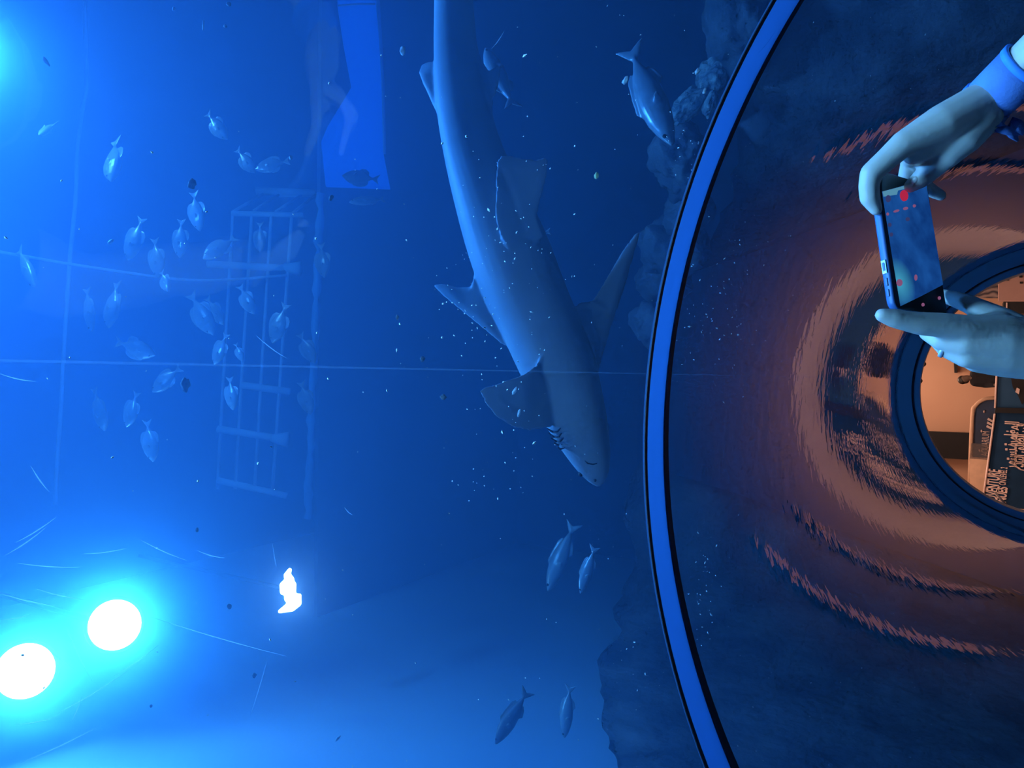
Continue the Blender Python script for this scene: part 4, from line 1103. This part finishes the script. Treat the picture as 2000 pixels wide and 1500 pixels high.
# the aquarium sign with a rounded end, behind
DA = 22.5
rs = panel('wall_sign', [(1935, 780, DA), (1912, 786, DA), (1905, 800, DA), (1903, 815, DA), (1898, 960, DA), (1960, 960, DA), (1965, 780, DA)], .1, M_NAVY, 'navy wall sign with a rounded corner and aquarium lettering', 'sign')
bm = bmesh.new(); add_tube(bm, catmull([WY(1945, 777, DA-.03), WY(1922, 780, DA-.03), WY(1905, 793, DA-.03), WY(1899, 815, DA-.03), WY(1893, 960, DA-.03)], 4), .045, 8)
obj('sign_border', bm, M_PALE, rs)
lettering('lettering', 'NATIONAL AQUARIUM', (1926.5, 941, DA-.02), (1932.5, 843, DA-.02), .155, rs)
for i in range(3):
    y = 833-i*7
    panel('logo_stroke', [(1926+i, y+1, DA-.06), (1928+i, y-3, DA-.06), (1937+i, y+2, DA-.06), (1936+i, y+6, DA-.06)], .01, M_TEXT, None, None, parent=rs)
for x, y in ((1922, 804), (1917, 842), (1913, 880)):
    bm = bmesh.new(); add_ball(bm, WY(x, y, DA-.03), (.035, .02, .02), 2); obj('sign_stud', bm, M_TEXT, rs)
upright('dark_doorway', (1806, 893, 25.2), (1800, 842, 25.2), .2, M_BLACK, 'dark upright doorway strip in the peach wall', 'doorway')
bp = upright('wall_board', (1896, 1000, 21.6), (1893, 893, 21.6), .06, M_PALE, 'bright peach low board in front of the doorway', 'board')
def glass():
    m, nt, out = mat('smoked_glass')
    t = N(nt, 'ShaderNodeBsdfTransparent'); t.inputs['Color'].default_value = (.62, .6, .6, 1)
    g = N(nt, 'ShaderNodeBsdfAnisotropic'); g.inputs['Roughness'].default_value = .05
    d = N(nt, 'ShaderNodeBsdfDiffuse'); d.inputs['Color'].default_value = (.5, .4, .38, 1)
    m1 = N(nt, 'ShaderNodeMixShader'); m1.inputs[0].default_value = .15
    m2 = N(nt, 'ShaderNodeMixShader'); m2.inputs[0].default_value = .05
    nt.links.new(t.outputs[0], m1.inputs[1]); nt.links.new(d.outputs[0], m1.inputs[2]); nt.links.new(m1.outputs[0], m2.inputs[1]); nt.links.new(g.outputs[0], m2.inputs[2]); nt.links.new(m2.outputs[0], out.inputs['Surface'])
    return m
upright('glass_screen', (1894, 896, 21.2), (1897, 866, 21.2), .02, glass(), 'small smoked glass screen over the lettering end', 'glass screen')
bm = bmesh.new(); add_tube(bm, [WY(1943, 962, 12.45), WY(1977, 999, 12.24)], .016, 8)
st = tag(obj('barrier_arm', bm, M_PALE), 'slanting pale stick with a dark tip before the sign', 'stick')
bm = bmesh.new(); add_ball(bm, WY(1978, 1000, 12.23), .03, 2); obj('tip', bm, M_BLACK, st)
# visitor silhouette
vp = W(1925, 738, 15.5)
bm = bmesh.new()
def VP(x, y, dz=0): return WY(x, y, 22+dz)
add_chain(bm, [VP(1882, 741), VP(1888, 739)], [0.098, 0.084])
add_chain(bm, [VP(1893, 738), VP(1898, 738)], [0.059, 0.059])
for s in (-1, 1):
    add_chain(bm, [VP(1905, 738+s*7), VP(1930, 738+s*5), VP(1952, 738+s*5)], [0.098, 0.117, 0.127])
    add_chain(bm, [VP(1903, 738+s*10), VP(1925, 738+s*14), VP(1944, 738+s*14, -.2), VP(1948, 738+s*12, -.3)], [0.063, 0.054, 0.044, 0.039])
    q = VP(1952, 738+s*5)
    add_chain(bm, [q, Vector((q.x, q.y, .45)), Vector((q.x, q.y, .06)), Vector((q.x, q.y-.16, .045))], [0.117, 0.078, 0.059, 0.049])
vm = remeshed(bm, .018, 3)
visitor = tag(obj('person', vm, pbr('visitor_skin', (.2, .13, .1), .7, scale=10)), 'distant person in dark clothes standing behind the sign boards', 'person')
bm = bmesh.new()
for s in (-1, 1):
    add_chain(bm, [VP(1905, 738+s*7), VP(1930, 738+s*5), VP(1952, 738+s*5)], [0.122, 0.142, 0.152])
    add_chain(bm, [VP(1903, 738+s*10), VP(1925, 738+s*14), VP(1941, 738+s*14, -.17)], [0.084, 0.073, 0.060])
    q = VP(1952, 738+s*5)
    add_chain(bm, [q, Vector((q.x, q.y, .45)), Vector((q.x, q.y, .10))], [0.137, 0.098, 0.084])
obj('clothes', remeshed(bm, .02, 3), M_PERS, visitor)
bm = bmesh.new(); add_chain(bm, [VP(1880, 742, .02), VP(1885, 742, .04)], [0.112, 0.098]); obj('hair', remeshed(bm, .015, 3), M_HAIR, visitor)
upright('shelf_board', (1864, 728, 25.2), (1862, 690, 25.2), .3, M_BLACK, 'dark shelf edge behind the hand', 'shelf', z0=WY(1870, 710, 25.2).z)
for y, lab in ((711, 'dark ceiling spot under the rim, nearer the hand'), (744, 'dark ceiling spot under the rim, further from the hand')):
    t = empty('spotlight', WY(1792, y, 17.5)); tag(t, lab, 'spotlight', 'ceiling spots of the far room')
    bm = bmesh.new(); add_capsule(bm, WY(1790, y, 17.5)-t.location, WY(1803 if y < 720 else 1796, y, 17.5)-t.location, .05, .055); obj('spot_body', bm, M_BLACK, t)
    bm = bmesh.new(); add_tube(bm, [Vector((0, 0, 0)), Vector((0, 0, 4.12-t.location.z))], .012, 6); obj('spot_rod', bm, M_BLACK, t)
# right hand side of the room
def wave_mat():
    m, nt, out = mat('wavy_artwork')
    b = N(nt, 'ShaderNodeBsdfPrincipled'); b.inputs['Roughness'].default_value = .6
    tc = N(nt, 'ShaderNodeTexCoord'); wv = N(nt, 'ShaderNodeTexWave'); wv.inputs['Scale'].default_value = 2.2; wv.inputs['Distortion'].default_value = 7; wv.inputs['Detail'].default_value = 2
    nt.links.new(tc.outputs['Object'], wv.inputs['Vector'])
    rp = N(nt, 'ShaderNodeValToRGB'); rp.color_ramp.elements[0].color = (.05, .05, .08, 1); rp.color_ramp.elements[1].color = (.42, .33, .32, 1)
    nt.links.new(wv.outputs['Fac'], rp.inputs['Fac']); nt.links.new(rp.outputs[0], b.inputs['Base Color']); nt.links.new(b.outputs[0], out.inputs['Surface'])
    return m
panel('mural', [(1880, 500, 25.43), (1880, 582, 25.43), (1951, 582, 25.43), (1951, 500, 25.43)], .06, wave_mat(), 'dark panel with pale wavy swirls inside the rim', 'mural')
cbn = panel('cabinet', [(1951, 480, 23), (1951, 586, 23), (2060, 586, 23), (2060, 480, 23)], .5, M_PLUM, 'dusky pink cabinet front with small dark marks', 'cabinet')
for x, y in ((1968, 546), (1995, 552), (1994, 540)):
    panel('dark_mark', [(x-3, y-2, 22.96), (x-3, y+2, 22.96), (x+3, y+2, 22.96), (x+3, y-2, 22.96)], .02, M_BLACK, None, None, parent=cbn)
ctr = panel('counter', [(1960, 589, 20.6), (1960, 612, 20.6), (2040, 612, 20.6), (2040, 589, 20.6)], .5, M_BLACK, 'dark counter box below the dusky pink cabinet', 'counter')
panel('white_strip', [(1965, 591, 20.58), (1965, 611, 20.58), (1967.5, 611, 20.58), (1967.5, 591, 20.58)], .015, M_TEXT, None, None, parent=ctr)

# ================================================================= fine scratches in the acrylic
bm = bmesh.new()
for a, b in (((522, 1288), (489, 1398)), ((0, 1159), (112, 1184)), ((70, 1150), (170, 1172)), ((295, 1205), (560, 1282)), ((385, 1075), (440, 1090)), ((270, 1052), (365, 1095)), ((160, 1082), (250, 1070)), ((35, 1100), (160, 1108)), ((0, 1210), (60, 1200)), ((130, 1230), (180, 1330)), ((60, 1240), (150, 1310)), ((110, 1395), (250, 1310)),
             ((140, 1410), (160, 1360)), ((30, 1415), (110, 1400)), ((40, 1490), (190, 1420)), ((220, 1322), (310, 1260)), ((500, 655), (560, 700)), ((30, 1060), (110, 1010)), ((10, 1085), (90, 1030)), ((540, 1110), (532, 1060)), ((0, 730), (70, 745)), ((60, 910), (95, 960)), ((672, 990), (690, 1006)), ((985, 60), (960, 95)), ((1515, 60), (1480, 105))):
    pts = []
    for k in range(6):
        t = k/5; x, y = a[0]+(b[0]-a[0])*t, a[1]+(b[1]-a[1])*t + 3*math.sin(PI*t)
        dr = W(x, y, 1)-CAM; ox, oz = -XC, CAM.z-ZC
        A_ = dr.x**2+dr.z**2; B_ = 2*(dr.x*ox+dr.z*oz); C_ = ox*ox+oz*oz-(R_IN-.0012)**2
        pts.append(CAM+dr*((-B_+math.sqrt(B_*B_-4*A_*C_))/(2*A_)))
    add_tube(bm, pts, [.0001, .0003, .0005, .0005, .0003, .0001], 6, cap=False)
tag(obj('acrylic_scratches', bm, seam_mat(.86)), 'fine pale hairline scratches in the near acrylic panel, mostly round the floodlights', 'scratches', kind='stuff')
